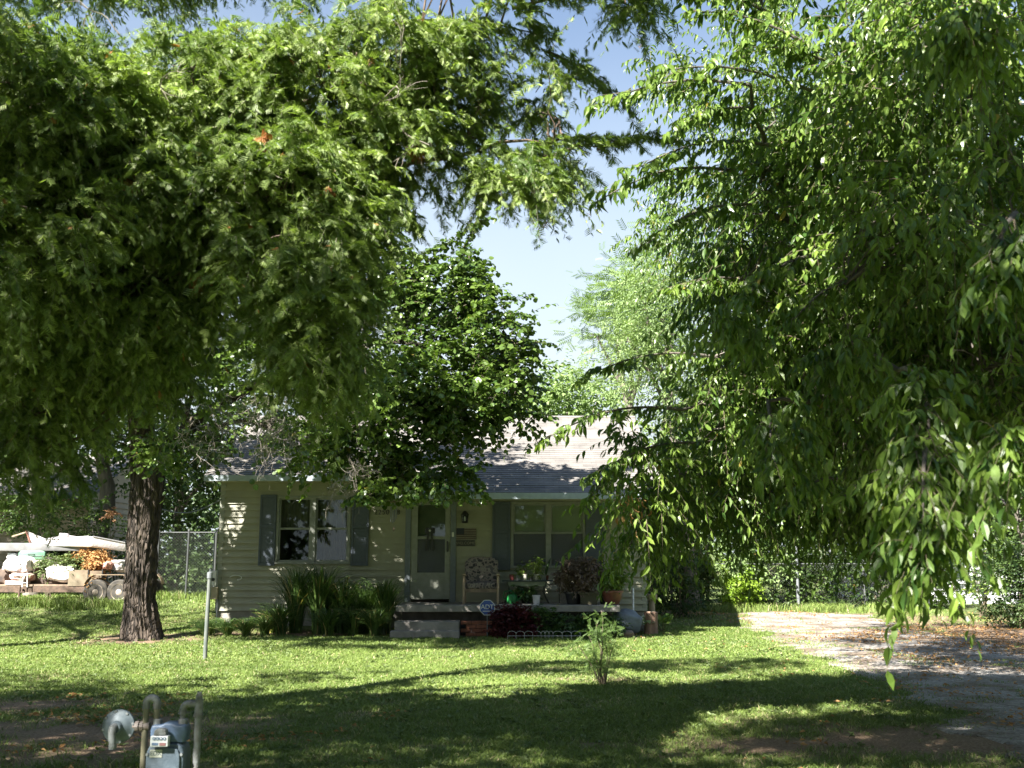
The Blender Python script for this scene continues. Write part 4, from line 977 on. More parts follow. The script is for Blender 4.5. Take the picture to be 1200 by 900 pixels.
bgtree('background_tree','dark tree at the far left edge behind the trailer',[(-60,470,30,80,110,2,70),(-70,330,30,90,90,2,50)],(at(-70,600,30.5).x,30.5),.28,95,LM_BACK,group=G)

# shrubs
def shrub(name,label,blobs,base,seed,m,leaf,lw,tm='simple',sprays=8,K=8,L=(.2,.45),rc=.2,droop=(.1,.5),group=None,cat='shrub',hang=.2,up=.3,nst=5,stem=None,zmin=None):
    bx_,by_=base[:2]; z0=base[2] if len(base)>2 else H(bx_,by_); t=thing(name,(bx_,by_,z0),label,cat,group)
    zc=z0+.02 if zmin is None else zmin
    C,I=crown(t,seed,blobs,sprays,K,L,droop,leaf,lw,tm,m,None,rc=rc,hang=hang,up=up,side=.8,name='foliage',clipf=lambda P:P[:,2]>zc)
    mb=MB(); R=random.Random(seed)
    for i in range(min(nst*len(blobs),len(C))):
        q=C[R.randrange(len(C))]; mb.tube(limb_path((bx_+R.uniform(-.06,.06)*nst*.3,by_+R.uniform(-.04,.04),z0-.02),q,.05,seed+i,6,.1),[.013,.012,.010,.008,.006,.004],5)
    mb.build('stem',stem or M_TWIGG,t)
    return t
VG='vine-covered bushes along the right fence'
for k,(px0,lab) in enumerate([(800,'dark bush in the corner beside the wooden gate'),(905,'vine bush left of the tall silver fence post'),(965,'vine bush right of the tall silver fence post'),(1025,'brownish vine bush before the pale lit wall patch'),(1075,'vine bush behind the hanging leafy branch')]):
    c=at(px0,680,28.4)
    shrub('vine_bush',lab,[(px0,688,28.4,38,26,.5,60),(px0+6,640,28.6,38,38,.5,60)],(c.x,28.4),100+k,LM_VINE,.10,.08,'simple',9,8,(.25,.6),.3,group=VG)
shrub('bright_shrub','bright yellow-green bush glowing at the end of the driveway',[(868,692,27.6,22,14,.35,26),(860,672,27.7,16,10,.3,9)],(at(870,710,27.6).x,27.6),111,LM_BRIGHT,.12,.09,'simple',8,7,(.15,.4),.16)
shrub('bright_shrub','leafy light green bush under the trees behind the driveway end',[(845,655,28.0,26,16,.4,20),(905,665,28,14,14,.3,8)],(at(850,700,28).x,28),112,LM_WILLOW,.13,.08,'simple',8,7,(.25,.6),.25)
shrub('bright_shrub','light green bush beside the pale siding at the right',[(1150,668,25.5,22,28,.5,26),(1160,630,25.6,10,22,.3,10)],(at(1150,700,25.5).x,25.5),113,LM_POT,.10,.08,'simple',8,7,(.2,.5),.25)
shrub('dark_shrub','tall dark shrub at the right edge in front of the pale house',[(1185,690,22.5,28,44,.6,56),(1196,640,22.5,20,30,.5,26),(1230,680,22.5,30,40,.6,40)],(at(1195,740,22.5).x,22.5),114,LM_BACK,.09,.07,'simple',8,8,(.2,.5),.28)
shrub('dark_shrub','dark low bush in the house shade past the house corner',[(800,690,25.5,30,22,.6,36),(790,650,26,26,30,.6,24)],(at(800,710,25.5).x,25.5),115,LM_BACK,.10,.07,'simple',8,8,(.2,.5),.28)
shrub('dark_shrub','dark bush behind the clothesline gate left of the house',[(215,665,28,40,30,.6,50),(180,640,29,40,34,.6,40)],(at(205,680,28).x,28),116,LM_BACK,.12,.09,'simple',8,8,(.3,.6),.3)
shrub('dark_shrub','leafy dark bush behind the mattress on the trailer',[(70,610,27.6,60,28,.5,44),(30,600,27.6,30,20,.5,18)],(at(60,660,27.6).x,27.6),117,LM_VINE,.12,.09,'simple',8,8,(.3,.6),.3)
shrub('orange_shrub','small orange-leaved bush glimpsed left of the furrowed trunk',[(134,604,26.8,7,4,.2,3)],(at(136,660,26.8).x,26.8),118,leafmat('orange_leaf',(.28,.13,.06),(.42,.27,.15),.3,.5,.4,tint=(1,.7,.4)),.10,.08,'simple',7,6,(.1,.25),.10)

# strap-leaved border plants in front of the house
def straps(name,label,c,n,h,spread,wd,seed,m=LM_STRAP,group='strap-leaved plants along the front wall',cat='plant',flat=0):
    R=rnd(seed); z0=H(c[0],c[1]) if len(c)<3 else c[2]; t=thing(name,(c[0],c[1],z0),label,cat,group)
    a=R.uniform(0,6.283,n); hh=h*R.uniform(.55,1.1,n); ou=spread*R.uniform(.2,1.1,n); w_=wd*R.uniform(.6,1.2,n)
    dx,dy=np.cos(a),np.sin(a); S=np.stack([-dy,dx,0*a],-1); r0=R.uniform(0,.10,n)*spread*2; a2=R.uniform(0,6.283,n); B=np.stack([c[0]+r0*np.cos(a2),c[1]+r0*np.sin(a2),np.full(n,z0-.01)],-1)
    rows=[]; K=6
    for k in range(K):
        u=k/(K-1); r=ou*u**1.5; zz=hh*(u*1.55-u*u*.75*(1+flat)); ww=w_*(1-u**3)*(.6+.4*math.sin(math.pi*min(1,u+.15)))
        p=B+np.stack([dx*r,dy*r,zz],-1); rows+= [p-S*(ww/2)[:,None]+np.array([0,0,.004]), p+S*(ww/2)[:,None]]
    V=np.stack(rows,1).reshape(-1,3); b=(np.arange(n)*2*K)[:,None]; k=np.arange(K-1)[None]*2
    F=np.stack([b+k,b+k+1,b+k+3,b+k+2],-1).reshape(-1,4)
    var=np.clip(R.normal(.45,.22,n),0,.92); var=np.where(R.uniform(size=n)<.06,.99,var)
    raw_mesh('foliage',m,t,V-np.array(woff(t)),F,np.repeat(var,K-1)); return t
specs=[(348,20.9,150,1.25,.55,.030,'tall strap-leaved clump under the left pane of the window'),(375,20.8,190,1.30,.6,.030,'tallest strap-leaved clump, under the window mullion'),(402,20.9,170,1.05,.6,.030,'strap-leaved clump below the right pane of the left window'),
 (428,20.8,170,.95,.55,.030,'strap-leaved clump below the right shutter of the left window'),(452,20.7,150,1.05,.5,.030,'strap-leaved clump nearest the concrete steps'),(385,20.2,170,.6,.45,.022,'low dark clump in front of the window clump'),(440,20.2,170,.6,.42,.022,'low dark clump at the left of the steps'),
 (330,20.5,150,.7,.45,.022,'clump below the left shutter'),(312,20.4,170,.42,.35,.016,'short grassy clump next to the pale flagging leaves'),(290,20.3,190,.38,.35,.014,'short grassy clump in the middle of the border'),(268,20.3,190,.38,.35,.014,'short grassy clump beside the house corner'),(245,20.3,190,.36,.35,.014,'short grassy clump at the left end of the border, below the utility box'),(415,20.35,150,.6,.4,.022,'low dark clump above the red toy')]
for i,(px,Y,n,h,sp,wd,lab) in enumerate(specs): straps('border_plant',lab,(at(px,700,Y).x,Y),int(n*(1.9 if h>.8 else 1.5)),h*(1.25 if h>.8 else 1.1),sp*1.15,wd*1.1,200+i)
straps('border_plant','pale clump at the foot of the left wall',(at(318,700,20.9).x,20.9),120,.55,.45,.03,220,m=LM_POT)

# far wood all round the back, a mass nobody could count
def far_wood():
    bl=[]
    for i in range(26):
        x=-52+i*4.2; y=52+4*math.sin(i*1.7); bl.append(('w',x,y,2.6+.6*math.sin(i*2.3),3.4,2.2,3.0,46))
    for i in range(10): bl.append(('w',-24-i*1.0,30+i*2.6,3.5,2.5,2,3.5,40)); bl.append(('w',22+i*1.2,26+i*2.8,3.5,2.5,2,3.5,40))
    R=rnd(77); C,E,I=blob_clumps(R,bl); O=np.repeat(C,40,0)+R.normal(0,.55,(len(C)*40,3)); O=O[O[:,2]>.2]; n=len(O)
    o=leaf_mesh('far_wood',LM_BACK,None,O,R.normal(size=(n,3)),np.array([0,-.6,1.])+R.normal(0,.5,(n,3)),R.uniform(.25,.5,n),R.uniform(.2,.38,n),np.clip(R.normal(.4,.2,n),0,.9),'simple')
    tag(o,'dark far-off mass of trees behind the houses and yards','wood',kind='stuff')
far_wood()
# trees outside the view that shade the yard
def shade_tree(name,label,base,blobs,seed,leaf=.13,lw=.10,sprays=8):
    t=thing(name,(base[0],base[1],H(*base)),label,'tree'); b=Vector((base[0],base[1],H(*base)-.1)); top=Vector(blobs[0][1:4])
    path=limb_path(b,top,.02,seed,10,.05); mb=MB(); mb.tube(path,[.32*(1-.08*i) for i in range(10)],16); mb.build('trunk',M_BARK3,t,smooth=True)
    C,I=crown(t,seed,blobs,sprays,8,(.3,.8),(.1,.5),leaf,lw,'simple',LM_MULB,None,rc=.45,hang=.3)
    limbs(t,M_BARK3,[(limb_path(path[6],q[1:4],.05,seed+i,8,.06),.11,.03) for i,q in enumerate(blobs)],C[::2],I,blobs,.015,seed=seed)
shade_tree('shade_tree','leafy tree left of the view that shades the house front',(-12.5,14.5),[('w',-12.0,15.0,8.2,3.4,2.2,1.8,64),('w',-9.8,17.2,8.4,1.8,1.4,1.2,24),('w',-15.8,16.0,8,2.4,1.6,1.3,90)],301)
shade_tree('shade_tree','leafy tree left of the camera that shades the near lawn',(-9.8,1.5),[('w',-9.3,3.2,7.0,2.6,2.2,1.5,150),('w',-5.9,1.9,7.6,2.0,1.6,.9,100),('w',-2.8,1.2,8.0,2.4,1.7,.9,140),('w',.5,.6,8.2,2.2,1.4,.8,120),('w',-11.5,6.2,6.6,1.6,1.5,1.3,60),('w',-9.6,5.0,6.2,2.2,1.8,1.1,120),('w',-7.8,1.8,7.6,1.8,1.5,.9,90)],302)
shade_tree('shade_tree','tall tree far left of the view that shades the back of the yard',(-21,22.5),[('w',-20.5,23.5,11,4,2.5,2.8,230),('w',-12.6,23.0,10.5,2.2,1.5,1.6,90),('w',-15.5,21.5,10.5,2.5,1.4,1.8,80),('w',-26,24,10,3,2.5,3,50)],303,.18,.14)
for i,(x,y,h_) in enumerate(((-13,-8,13),(-6,-12,15),(1,-8,13),(8,-11,15),(14,-7,13),(21,-3,13),(-21,-4,13),(24,8,12))):
    shade_tree('unseen_shade_tree',('unseen tree added to cut skylight, behind the camera, far to the left','tall unseen tree added to cut skylight, behind the camera, left of centre','unseen tree added to cut skylight, straight behind the camera','tall unseen tree added to cut skylight, behind the camera, right of centre','unseen tree added to cut skylight, behind the camera, far to the right','unseen tree added to cut skylight, beyond the driveway mouth','unseen tree added to cut skylight, beyond the left neighbour yard','unseen tree added to cut skylight, beyond the driveway on the right side')[i],(x,y),[('w',x,y,h_*.56,4.6,3.0,h_*.46,230)],310+i,.38,.30,7)  # unseen trees, added to cut the skylight on house front and lawn

# ------------------------------------------------------------------ fences, neighbours
def chainlink(name,label,a,b,h,posts,group=None,r=.03,mesh=True,pm=None):
    a=Vector(a);b=Vector(b);L=(b-a).length;d=(b-a)/L; t=thing(name,tuple((a+b)/2*Vector((1,1,0)).to_3d()[0] if 0 else ((a.x+b.x)/2,(a.y+b.y)/2,H((a.x+b.x)/2,(a.y+b.y)/2))),label,'fence',group)
    for u,ph in posts:
        p=a+d*u; z=H(p.x,p.y); mb=MB(); mb.tube([(p.x,p.y,z-.05),(p.x,p.y,z+ph)],r,10); mb.lathe([(r*1.2,ph),(r*1.1,ph+.03),(.008,ph+.06)],(p.x,p.y,z),10); mb.build('post',pm or M_GALV,t,smooth=True)
    mb=MB(); n=max(2,int(L/1.5)); mb.tube([(a+d*(L*i/n)).to_tuple()[:2]+(H(*(a+d*(L*i/n)).to_tuple()[:2])+h,) for i in range(n+1)],.017,8); mb.build('top_rail',pm or M_GALV,t,smooth=True)
    if mesh:
        mb=MB(); s=.075; w_=.0022; k=int(L/s); nr=Vector((-d.y,d.x,0))
        for i in range(-int(h/s),k+1):
            for sg in (1,-1):
                # one straight diagonal wire, cut to the panel
                u0=i*s if sg>0 else (i*s+h); u1=u0+sg*h; z0,z1=0,h
                if u0<0: z0=-u0/ sg if sg>0 else 0; u0=max(u0,0)
                if u0>L: z0=(u0-L); u0=L
                if u1>L: z1=h-(u1-L); u1=L
                if u1<0: z1=h+u1; u1=0
                if z1-z0<.02 or abs(u1-u0)<.02: continue
                p=a+d*u0; q=a+d*u1; g0=H(p.x,p.y); g1=H(q.x,q.y)
                A=Vector((p.x,p.y,g0+z0)); B=Vector((q.x,q.y,g1+z1)); o=nr*(.003*sg)
                x=Vector((0,0,1))*w_
                mb.add([A+o-x,B+o-x,B+o+x,A+o+x],[(0,1,2,3)])
        mb.build('wire_mesh',pm or M_GALV,t)
    return t
p0=at(785,700,28.0); p1=at(1090,700,28.0)
LL=p1.x-p0.x
chainlink('chain_link_fence','silver chain-link fence overgrown with vines at the end of the driveway',(p0.x,28,0),(p1.x,28,0),1.25,[(0.05,1.3),(LL*.28,1.3),(LL*.75,1.3),(LL-.05,1.3)],pm=mat('dull_old_steel',(.10,.105,.105),.6))
q=at(935.5,700,27.9)
t=thing('fence_post',(q.x,27.9,H(q.x,27.9)),'tall silver steel post standing above the chain-link fence','post')
mb=MB(); mb.tube([(q.x,27.9,H(q.x,27.9)-.05),(q.x,27.9,at(935,641,27.9).z)],.045,12); mb.lathe([(.052,0),(.05,.03),(.01,.06)],(q.x,27.9,at(935,641,27.9).z),12); mb.build('pole',M_GALV,t,smooth=True)
for zz in (.35,1.2): mb=MB(); mb.lathe([(.05,0),(.05,.04)],(q.x,27.9,H(q.x,27.9)+zz),12); mb.build('tension_band',M_GALV,t)
# weathered wooden gate in the corner
a=at(800,690,28.6); t=thing('wooden_gate',(a.x,28.6,H(a.x,28.6)),'old wooden picket gate half hidden in the dark corner bush','gate')
for k,px in enumerate((801,808,815,822,829)):
    q=at(px,690,28.6); mb=MB(); h=at(px,637+k%2*4,28.6).z; mb.prism([(q.x-.055,28.6,H(q.x,28.6)),(q.x+.055,28.6,H(q.x,28.6)),(q.x+.055,28.6,h-.06),(q.x,28.6,h),(q.x-.055,28.6,h-.06)],(0,.02,0)); mb.build('picket',M_WOODL,t)
for zz in (.5,1.35):
    mb=MB(); mb.bx(at(798,690,28.6).x,at(832,690,28.6).x,28.622,28.66,H(a.x,28.6)+zz,H(a.x,28.6)+zz+.09); mb.build('rail',M_WOOD,t)
# left gate / clothesline frame
a=at(182,690,26.5); b=at(252,690,26.5)
chainlink('chain_link_gate','thin dark chain-link run between the furrowed trunk and the house',(a.x,26.5,0),(b.x,26.5,0),at(220,624,26.5).z-H(a.x,26.5),[(.02,at(220,624,26.5).z-H(a.x,26.5)),(at(218,690,26.5).x-a.x,at(220,624,26.5).z-H(a.x,26.5)+.04),(b.x-a.x-.03,at(220,624,26.5).z-H(a.x,26.5))],mesh=True,pm=mat('dark_old_steel',(.05,.055,.055),.6))
# overhead cable from the trunk to the house
mb=MB(); A=at(176,592,19.6); B=Vector((XL,WY-.02,Z(585))); mb.tube([A.lerp(B,i/12)-Vector((0,0,.22*math.sin(math.pi*i/12))) for i in range(13)],.012,6)
tag(mb.build('cable',M_GALV,smooth=True),'thin sagging cable strung from the furrowed trunk to the house corner','cable')
# neighbour houses
def neighbour(name,label,x0,x1,y0,dep,zb,ze,zr_,m,roofm,wins,door=None,group=None):
    t=thing(name,((x0+x1)/2,y0,zb),label,'house',group)
    ops=[w_ for w_ in wins]
    mb=MB(); siding(mb,lambda u,o,z:(u,y0-o,z),x0,x1,zb,ze,ops,e=.2); siding(mb,lambda u,o,z:(x1+o,u,z),y0,y0+dep,zb,ze,e=.2); siding(mb,lambda u,o,z:(x0-o,u,z),y0,y0+dep,zb,ze,e=.2); siding(mb,lambda u,o,z:(u,y0+dep+o,z),x0,x1,zb,ze,e=.2)
    for x in (x0,x1): mb.add([(x,y0,ze),(x,y0+dep,ze),(x,y0+dep/2,zr_-.05)],[(0,1,2)])
    mb.build('wall',m,t)
    mb=MB(); ym=y0+dep/2; n=14
    for sg in (-1,1):
        ye=ym+sg*(dep/2+.45); sl=(zr_-ze)/(dep/2)
        for i in range(n):
            ya=ye+(ym-ye)*i/n; yb=ye+(ym-ye)*(i+1)/n; za=zr_-abs(ym-ya)*sl+.02; zb_=zr_-abs(ym-yb)*sl
            mb.add([(x0-.3,ya,za),(x1+.3,ya,za),(x1+.3,yb,zb_),(x0-.3,yb,zb_)],[(0,1,2,3)])
            mb.add([(x0-.3,ya,za-.04),(x1+.3,ya,za-.04),(x1+.3,ya,za),(x0-.3,ya,za)],[(0,1,2,3)])
    r=mb.build('roof',roofm,t)
    mb=MB(); sl=(zr_-ze)/(dep/2); zf=zr_-(dep/2+.45)*sl; mb.bx(x0-.3,x1+.3,y0-.475,y0-.452,zf-.16,zf+.0); mb.build('fascia',mat('brown_fascia',(.16,.085,.05),.7),r)
    for (a_,b_,c_,d_) in wins:
        mb=MB(); f=.06; mb.bx(a_-f,a_+.01,y0-.05,y0+.03,c_,d_); mb.bx(b_-.01,b_+f,y0-.05,y0+.03,c_,d_); mb.bx(a_-f,b_+f,y0-.05,y0+.03,d_,d_+f); mb.bx(a_-f,b_+f,y0-.06,y0+.03,c_-f,c_); mb.bx(a_+.01,b_-.01,y0-.03,y0+.01,(c_+d_)/2-.025,(c_+d_)/2+.025)
        w_=mb.build('window',M_WHITE,t); mb=MB(); mb.bx(a_+.01,b_-.01,y0+.012,y0+.016,c_,d_); mb.build('pane',M_GLASS,w_); mb=MB(); mb.bx(a_-.1,b_+.1,y0+.25,y0+.27,c_-.1,d_+.1); mb.build('dark_room_panel',M_DARK,w_)  # near-black panel stands in for the unlit room behind the pane
    return t
yn=33.0; g_=.42
neighbour('house','neighbouring tan house with brown eaves behind the trailer',at(-230,600,yn).x,at(103,600,yn).x,yn,7,g_,at(0,578,yn).z,at(0,520,yn).z,mat('tan_siding',(.36,.29,.22),.7,(.30,.24,.18),2),M_SHING,[(at(-60,600,yn).x,at(-25,600,yn).x,1.3,2.5)])
yn=31.5
neighbour('house','neighbouring pale grey house behind the bushes at the far right',at(1050,640,yn).x,at(1420,640,yn).x,yn,7,.1,at(1150,585,yn).z,at(1150,530,yn).z,mat('pale_grey_siding',(.55,.56,.57),.6,(.48,.49,.50),3),M_SHING,[(at(1165,640,yn).x,at(1195,640,yn).x,1.3,2.4),(at(1070,640,yn).x,at(1096,640,yn).x,1.3,2.4)])

# steel post on the lawn
p=gnd(240,773); zt=at(241,670,p.y).z; t=thing('steel_post',(p.x,p.y,H(p.x,p.y)),'slim weathered grey post standing alone on the sunny lawn','post')
mb=MB(); mb.tube([(p.x,p.y,-.05),(p.x+.004,p.y,.6),(p.x+.012,p.y,zt-.10)],.032,14); mb.build('pole',M_POST,t,smooth=True)
mb=MB(); mb.lathe([(.044,0),(.044,.09),(.02,.10)],(p.x+.012,p.y,zt-.10),14); mb.tube([(p.x+.012,p.y,zt-.0),(p.x+.012,p.y,zt+.05)],.007,6); mb.build('cap',M_GALV,t,smooth=True)

# sapling
p=gnd(705,806); sapb=Vector((p.x,p.y,H(p.x,p.y))); t=thing('sapling',tuple(sapb),'young feathery sapling growing alone from the front lawn','sapling')
Ys=p.y; R=rnd(61); mb=MB(); tips=[]
for i,(px,py) in enumerate([(700,728),(712,735),(690,745),(722,750),(678,758),(705,716),(716,765),(695,770)]):
    q=at(px,py,Ys+R.uniform(-.25,.25)); pa=limb_path((p.x+R.uniform(-.04,.04),p.y,sapb.z-.02),q,.06,i+5,8,.10); mb.tube(pa,[.012-.0012*k for k in range(8)],6); tips+=pa[3:]
mb.build('stem',M_TWIGG,t,smooth=True)
O=np.array([tuple(q) for q in tips]); O=np.repeat(O,3,0)+R.normal(0,.02,(len(tips)*3,3)); n=len(O)
D=nrm(R.normal(0,.7,(n,3))+[0,0,.5]); P,T,tt=arcs(R,O,D,R.uniform(.12,.32,n),6,R.uniform(.1,.5,n)); m_=P.size//3
leaf_mesh('foliage',leafmat('sapling_leaf',(.07,.13,.03),(.17,.26,.07),.35,.5,.4),t,P.reshape(-1,3),nrm(T.reshape(-1,3)+R.normal(0,.5,(m_,3))),R.normal(0,.4,(m_,3))+[0,0,1],R.uniform(.05,.1,m_),R.uniform(.05,.08,m_),np.clip(R.normal(.4,.2,m_),0,.9),'feather')

# ------------------------------------------------------------------ gas meter in the foreground
YG=6.4
def G(px,py,dy=0): v=at(px,py,YG); return Vector((v.x,YG+dy,v.z))
gm=thing('gas_meter',(G(198,880).x,YG,H(G(198,880).x,YG)),'grey-blue gas meter with looped pipes at the bottom left corner','gas meter')
zg=H(gm.location.x,YG)-.05
def bend(c,r,a0,a1,n=8): return [Vector((c.x+r*math.cos(a0+(a1-a0)*i/n),c.y,c.z+r*math.sin(a0+(a1-a0)*i/n))) for i in range(n+1)]
# body
x0,x1=G(176,0+880).x,G(220,880).x; zt=G(198,869).z; cx=(x0+x1)/2; hw=(x1-x0)/2
mb=MB(); prof=[(-hw,0),(-hw,.30),(-hw*.97,.345),(-hw*.86,.375),(-hw*.6,.39),(hw*.6,.39),(hw*.86,.375),(hw*.97,.345),(hw,.30),(hw,0),(hw*.9,-.03),(-hw*.9,-.03)]
mb.prism([(cx+a,YG-.075,zt-.39+b) for a,b in prof],(0,.15,0)); body=mb.build('body',M_GASGREY,gm,bev=.012,smooth=True,segs=3)
mb=MB(); mb.prism([(cx+a*.84,YG-.092,zt-.37+b*.9) for a,b in prof],(0,.02,0)); mb.build('front_cover',M_GASGREY,body,bev=.008,smooth=True)
mb=MB()
for a in (-1,1):
    for b in (0,.14,.29): mb.lathe([(.009,0),(.009,.012)],(cx+a*hw*.9,YG-.078,zt-.35+b),6,'y')
mb.build('bolts',M_GALV,body)
# top casting with two shoulders
ztop=G(198,848).z; mb=MB(); mb.prism([(G(179,870).x,YG-.055,zt-.0),(G(178.5,870).x,YG-.055,ztop-.03),(G(180,870).x,YG-.055,ztop-.0),(G(191,870).x,YG-.055,ztop-.0),(G(195,870).x,YG-.055,ztop+.012),(G(204,870).x,YG-.055,ztop+.012),(G(209,870).x,YG-.055,ztop),(G(219,870).x,YG-.055,ztop),(G(220.5,870).x,YG-.055,ztop-.03),(G(219,870).x,YG-.055,zt)],(0,.11,0)); mb.build('top_casting',M_GASBLUE,gm,bev=.014,smooth=True,segs=3)
# index
iz0,iz1=G(195,870.5).z,G(195,858).z; ix0,ix1=G(185,864).x,G(205.5,864).x
mb=MB(); mb.bx(ix0,ix1,YG-.135,YG-.094,iz0,iz1); idx=mb.build('index_face',mat('index_white',(.42,.45,.46),.5),gm,bev=.005)
mb=MB(); mb.prism([(ix0+.015,YG-.128,iz1+.002),(ix0+.02,YG-.128,iz1+.032),(ix0+.035,YG-.128,iz1+.04),(ix1-.035,YG-.128,iz1+.04),(ix1-.02,YG-.128,iz1+.032),(ix1-.015,YG-.128,iz1+.002)],(0,.05,0)); mb.build('index_hood',M_PIPE,gm,bev=.005)
mb=MB()
for k in range(4): mb.lathe([(.0095,0),(.0095,.003)],(ix0+.024+k*.021,YG-.1355,iz0+.048),14,'y')
mb.bx(ix0+.012,ix0+.05,YG-.138,YG-.1355,iz0+.010,iz0+.024); mb.build('dial',M_GASBLUE,idx)
mb=MB(); mb.bx(ix0+.058,ix1-.012,YG-.138,YG-.1355,iz0+.008,iz0+.024); mb.build('serial_plate',mat('brown_plate',(.20,.10,.10),.5),idx)
for k in range(4): text('digit',('3','5','8','4')[k],(ix0+.024+k*.021,YG-.139,iz0+.048),.016,M_WHITE,idx,.0006)
mb=MB(); mb.bx(G(182,879).x,G(196,879).x,YG-.0955,YG-.0935,G(189,884).z,G(189,875).z); st_=mb.build('sticker',mat('white_sticker',(.42,.43,.39),.5),gm)
text('lettering','EDX',(G(189,879).x,YG-.0965,G(189,879.5).z),.036,M_GASGREY,st_,.0004)
# unions
for px in (185,214.5):
    c=G(px,848); mb=MB(); mb.lathe([(.031,-.055),(.033,-.05),(.033,-.02),(.027,-.015)],c,8); mb.build('union_nut',M_GASBLUE,gm,bev=.002)
    mb=MB(); mb.lathe([(.027,-.016),(.029,.0),(.029,.026),(.024,.030)],c,8); mb.build('union_nut',M_PIPE,gm,bev=.002)
# left pipe loop, down to the ground
zt1=G(178,823.5).z; xa,xb=G(171.8,823).x,G(184.6,823).x; r_=(xb-xa)/2; cc=Vector(((xa+xb)/2,YG,zt1-.005))
mb=MB(); mb.tube([(xb,YG,ztop+.02),(xb,YG,zt1-.012)],.017,14); mb.tube([(xa,YG,zt1-.012),(xa,YG,zg)],.018,14); mb.build('riser_pipe',mat('yellowed_pipe',(.13,.12,.075),.7,(.14,.13,.09),14),gm,smooth=True)
mb=MB(); mb.tube([Vector((xb,YG,cc.z-.03))]+bend(cc,r_,0,math.pi,12)+[Vector((xa,YG,cc.z-.03))],.0225,16); mb.build('return_bend',M_PIPE,gm,smooth=True)
# right pipe
xr_,xq=G(214.5,830).x,G(233,830).x; ze=G(220,824.5).z
mb=MB(); mb.tube([(xr_,YG,ztop+.02),(xr_,YG,ze-.05)],.016,14); mb.tube([(xq,YG,ze-.05),(xq,YG,zg)],.0215,16); mb.build('riser_pipe',M_PIPE,gm,smooth=True)
mb=MB(); c1=Vector((xr_+.035,YG,ze-.035)); mb.tube([Vector((xr_,YG,ze-.06))]+bend(c1,.035,math.pi,math.pi/2,6)+[Vector((xq-.045,YG,ze))],.0215,16); mb.lathe([(.026,0),(.026,.014)],(xr_,YG,ze-.062),16); mb.lathe([(.024,0),(.024,.012)],(xr_+.045,YG,ze),16,'x'); mb.build('elbow',M_PIPE,gm,smooth=True)
mb=MB(); mb.tube([(xq-.05,YG,ze),(xq,YG,ze)],.022,14); mb.tube([(xq,YG,ze-.065),(xq,YG,ze+.028)],.025,16); mb.lathe([(.029,-.075),(.029,-.06)],(xq,YG,ze),16); mb.tube([(xq,YG,ze+.028),(xq,YG,ze+.05)],.021,14); mb.box((xq,YG,ze+.058),(.024,.024,.024)); mb.build('tee',M_PIPE,gm,smooth=True)
# regulator
rc_=G(139.5,851); mb=MB()
mb.lathe([(.03,-.055),(.07,-.03),(.088,-.012),(.099,-.010),(.101,0),(.101,.008),(.099,.012),(.088,.014),(.070,.030),(.045,.042),(.040,.044),(.036,.060),(.030,.066)],rc_,32,'y'); reg=mb.build('regulator',mat('galvanised_cover',(.09,.115,.13),.55,(.06,.08,.095),30,metal=.2),gm,smooth=True)
mb=MB()
for k in range(8):
    a=k*math.pi/4+.2; mb.lathe([(.008,-.016),(.008,.020)],(rc_.x+.092*math.cos(a),rc_.y,rc_.z+.092*math.sin(a)),6,'y')
mb.build('bolts',M_GALV,reg)
mb=MB(); a=G(138.5,850); e=G(139,872); mb.tube([a+Vector((0,-.06,0)),a+Vector((0,-.085,-.005)),a+Vector((0,-.095,-.03)),Vector((e.x,YG-.095,e.z+.0))],[.024,.024,.022,.019],14); mb.tube([Vector((e.x,YG-.095,e.z+.015)),Vector((e.x,YG-.095,e.z-.012))],.023,14); mb.build('vent_elbow',M_PIPE,reg,smooth=True)
mb=MB(); b0=G(150,851); b1=G(171.8,851); mb.tube([b0,b1],.0165,14)
for px in (161,166.5): c=G(px,851); mb.lathe([(.030,-.011),(.030,.011)],c,8,'x')
mb.lathe([(.024,-.02),(.026,0),(.024,.02)],b1,14,'x'); mb.build('inlet_pipe',mat('rusty_pipe',(.17,.15,.14),.7,(.11,.085,.07),20),gm,smooth=True)

# ------------------------------------------------------------------ porch things
FZ=.60
def F(px,Y): return at(px,700,Y).x
def ZZ(py,Y): return at(600,py,Y).z
def pattern_mat():
    m=bpy.data.materials.new('floral_cushion_cloth'); m.use_nodes=True; t=m.node_tree; b=t.nodes['Principled BSDF']; b.inputs['Roughness'].default_value=.95
    tc=node(t,'ShaderNodeTexCoord'); v=node(t,'ShaderNodeTexVoronoi'); v.inputs['Scale'].default_value=13; n=node(t,'ShaderNodeTexNoise'); n.inputs['Scale'].default_value=9; n.inputs['Detail'].default_value=3
    t.links.new(tc.outputs['Object'],v.inputs['Vector']); t.links.new(tc.outputs['Object'],n.inputs['Vector'])
    a=node(t,'ShaderNodeMath',operation='MULTIPLY_ADD'); a.inputs[1].default_value=.6; t.links.new(v.outputs['Distance'],a.inputs[0]); t.links.new(n.outputs['Fac'],a.inputs[2])
    r=node(t,'ShaderNodeValToRGB'); r.color_ramp.interpolation='CONSTANT'; e=r.color_ramp.elements; e[0].color=(.035,.035,.04,1); e[0].position=0; e[1].position=.66; e[1].color=(.20,.16,.145,1); k=e.new(.80); k.color=(.24,.21,.18,1); k=e.new(.90); k.color=(.10,.09,.09,1)
    t.links.new(a.outputs[0],r.inputs[0]); t.links.new(r.outputs[0],b.inputs['Base Color']); return m
M_FLOR=pattern_mat()
Yc=21.15; cx=F(564,Yc)
ch=thing('armchair',(cx,Yc,FZ),'wooden porch armchair with dark floral cushions between the door and the right window','chair')
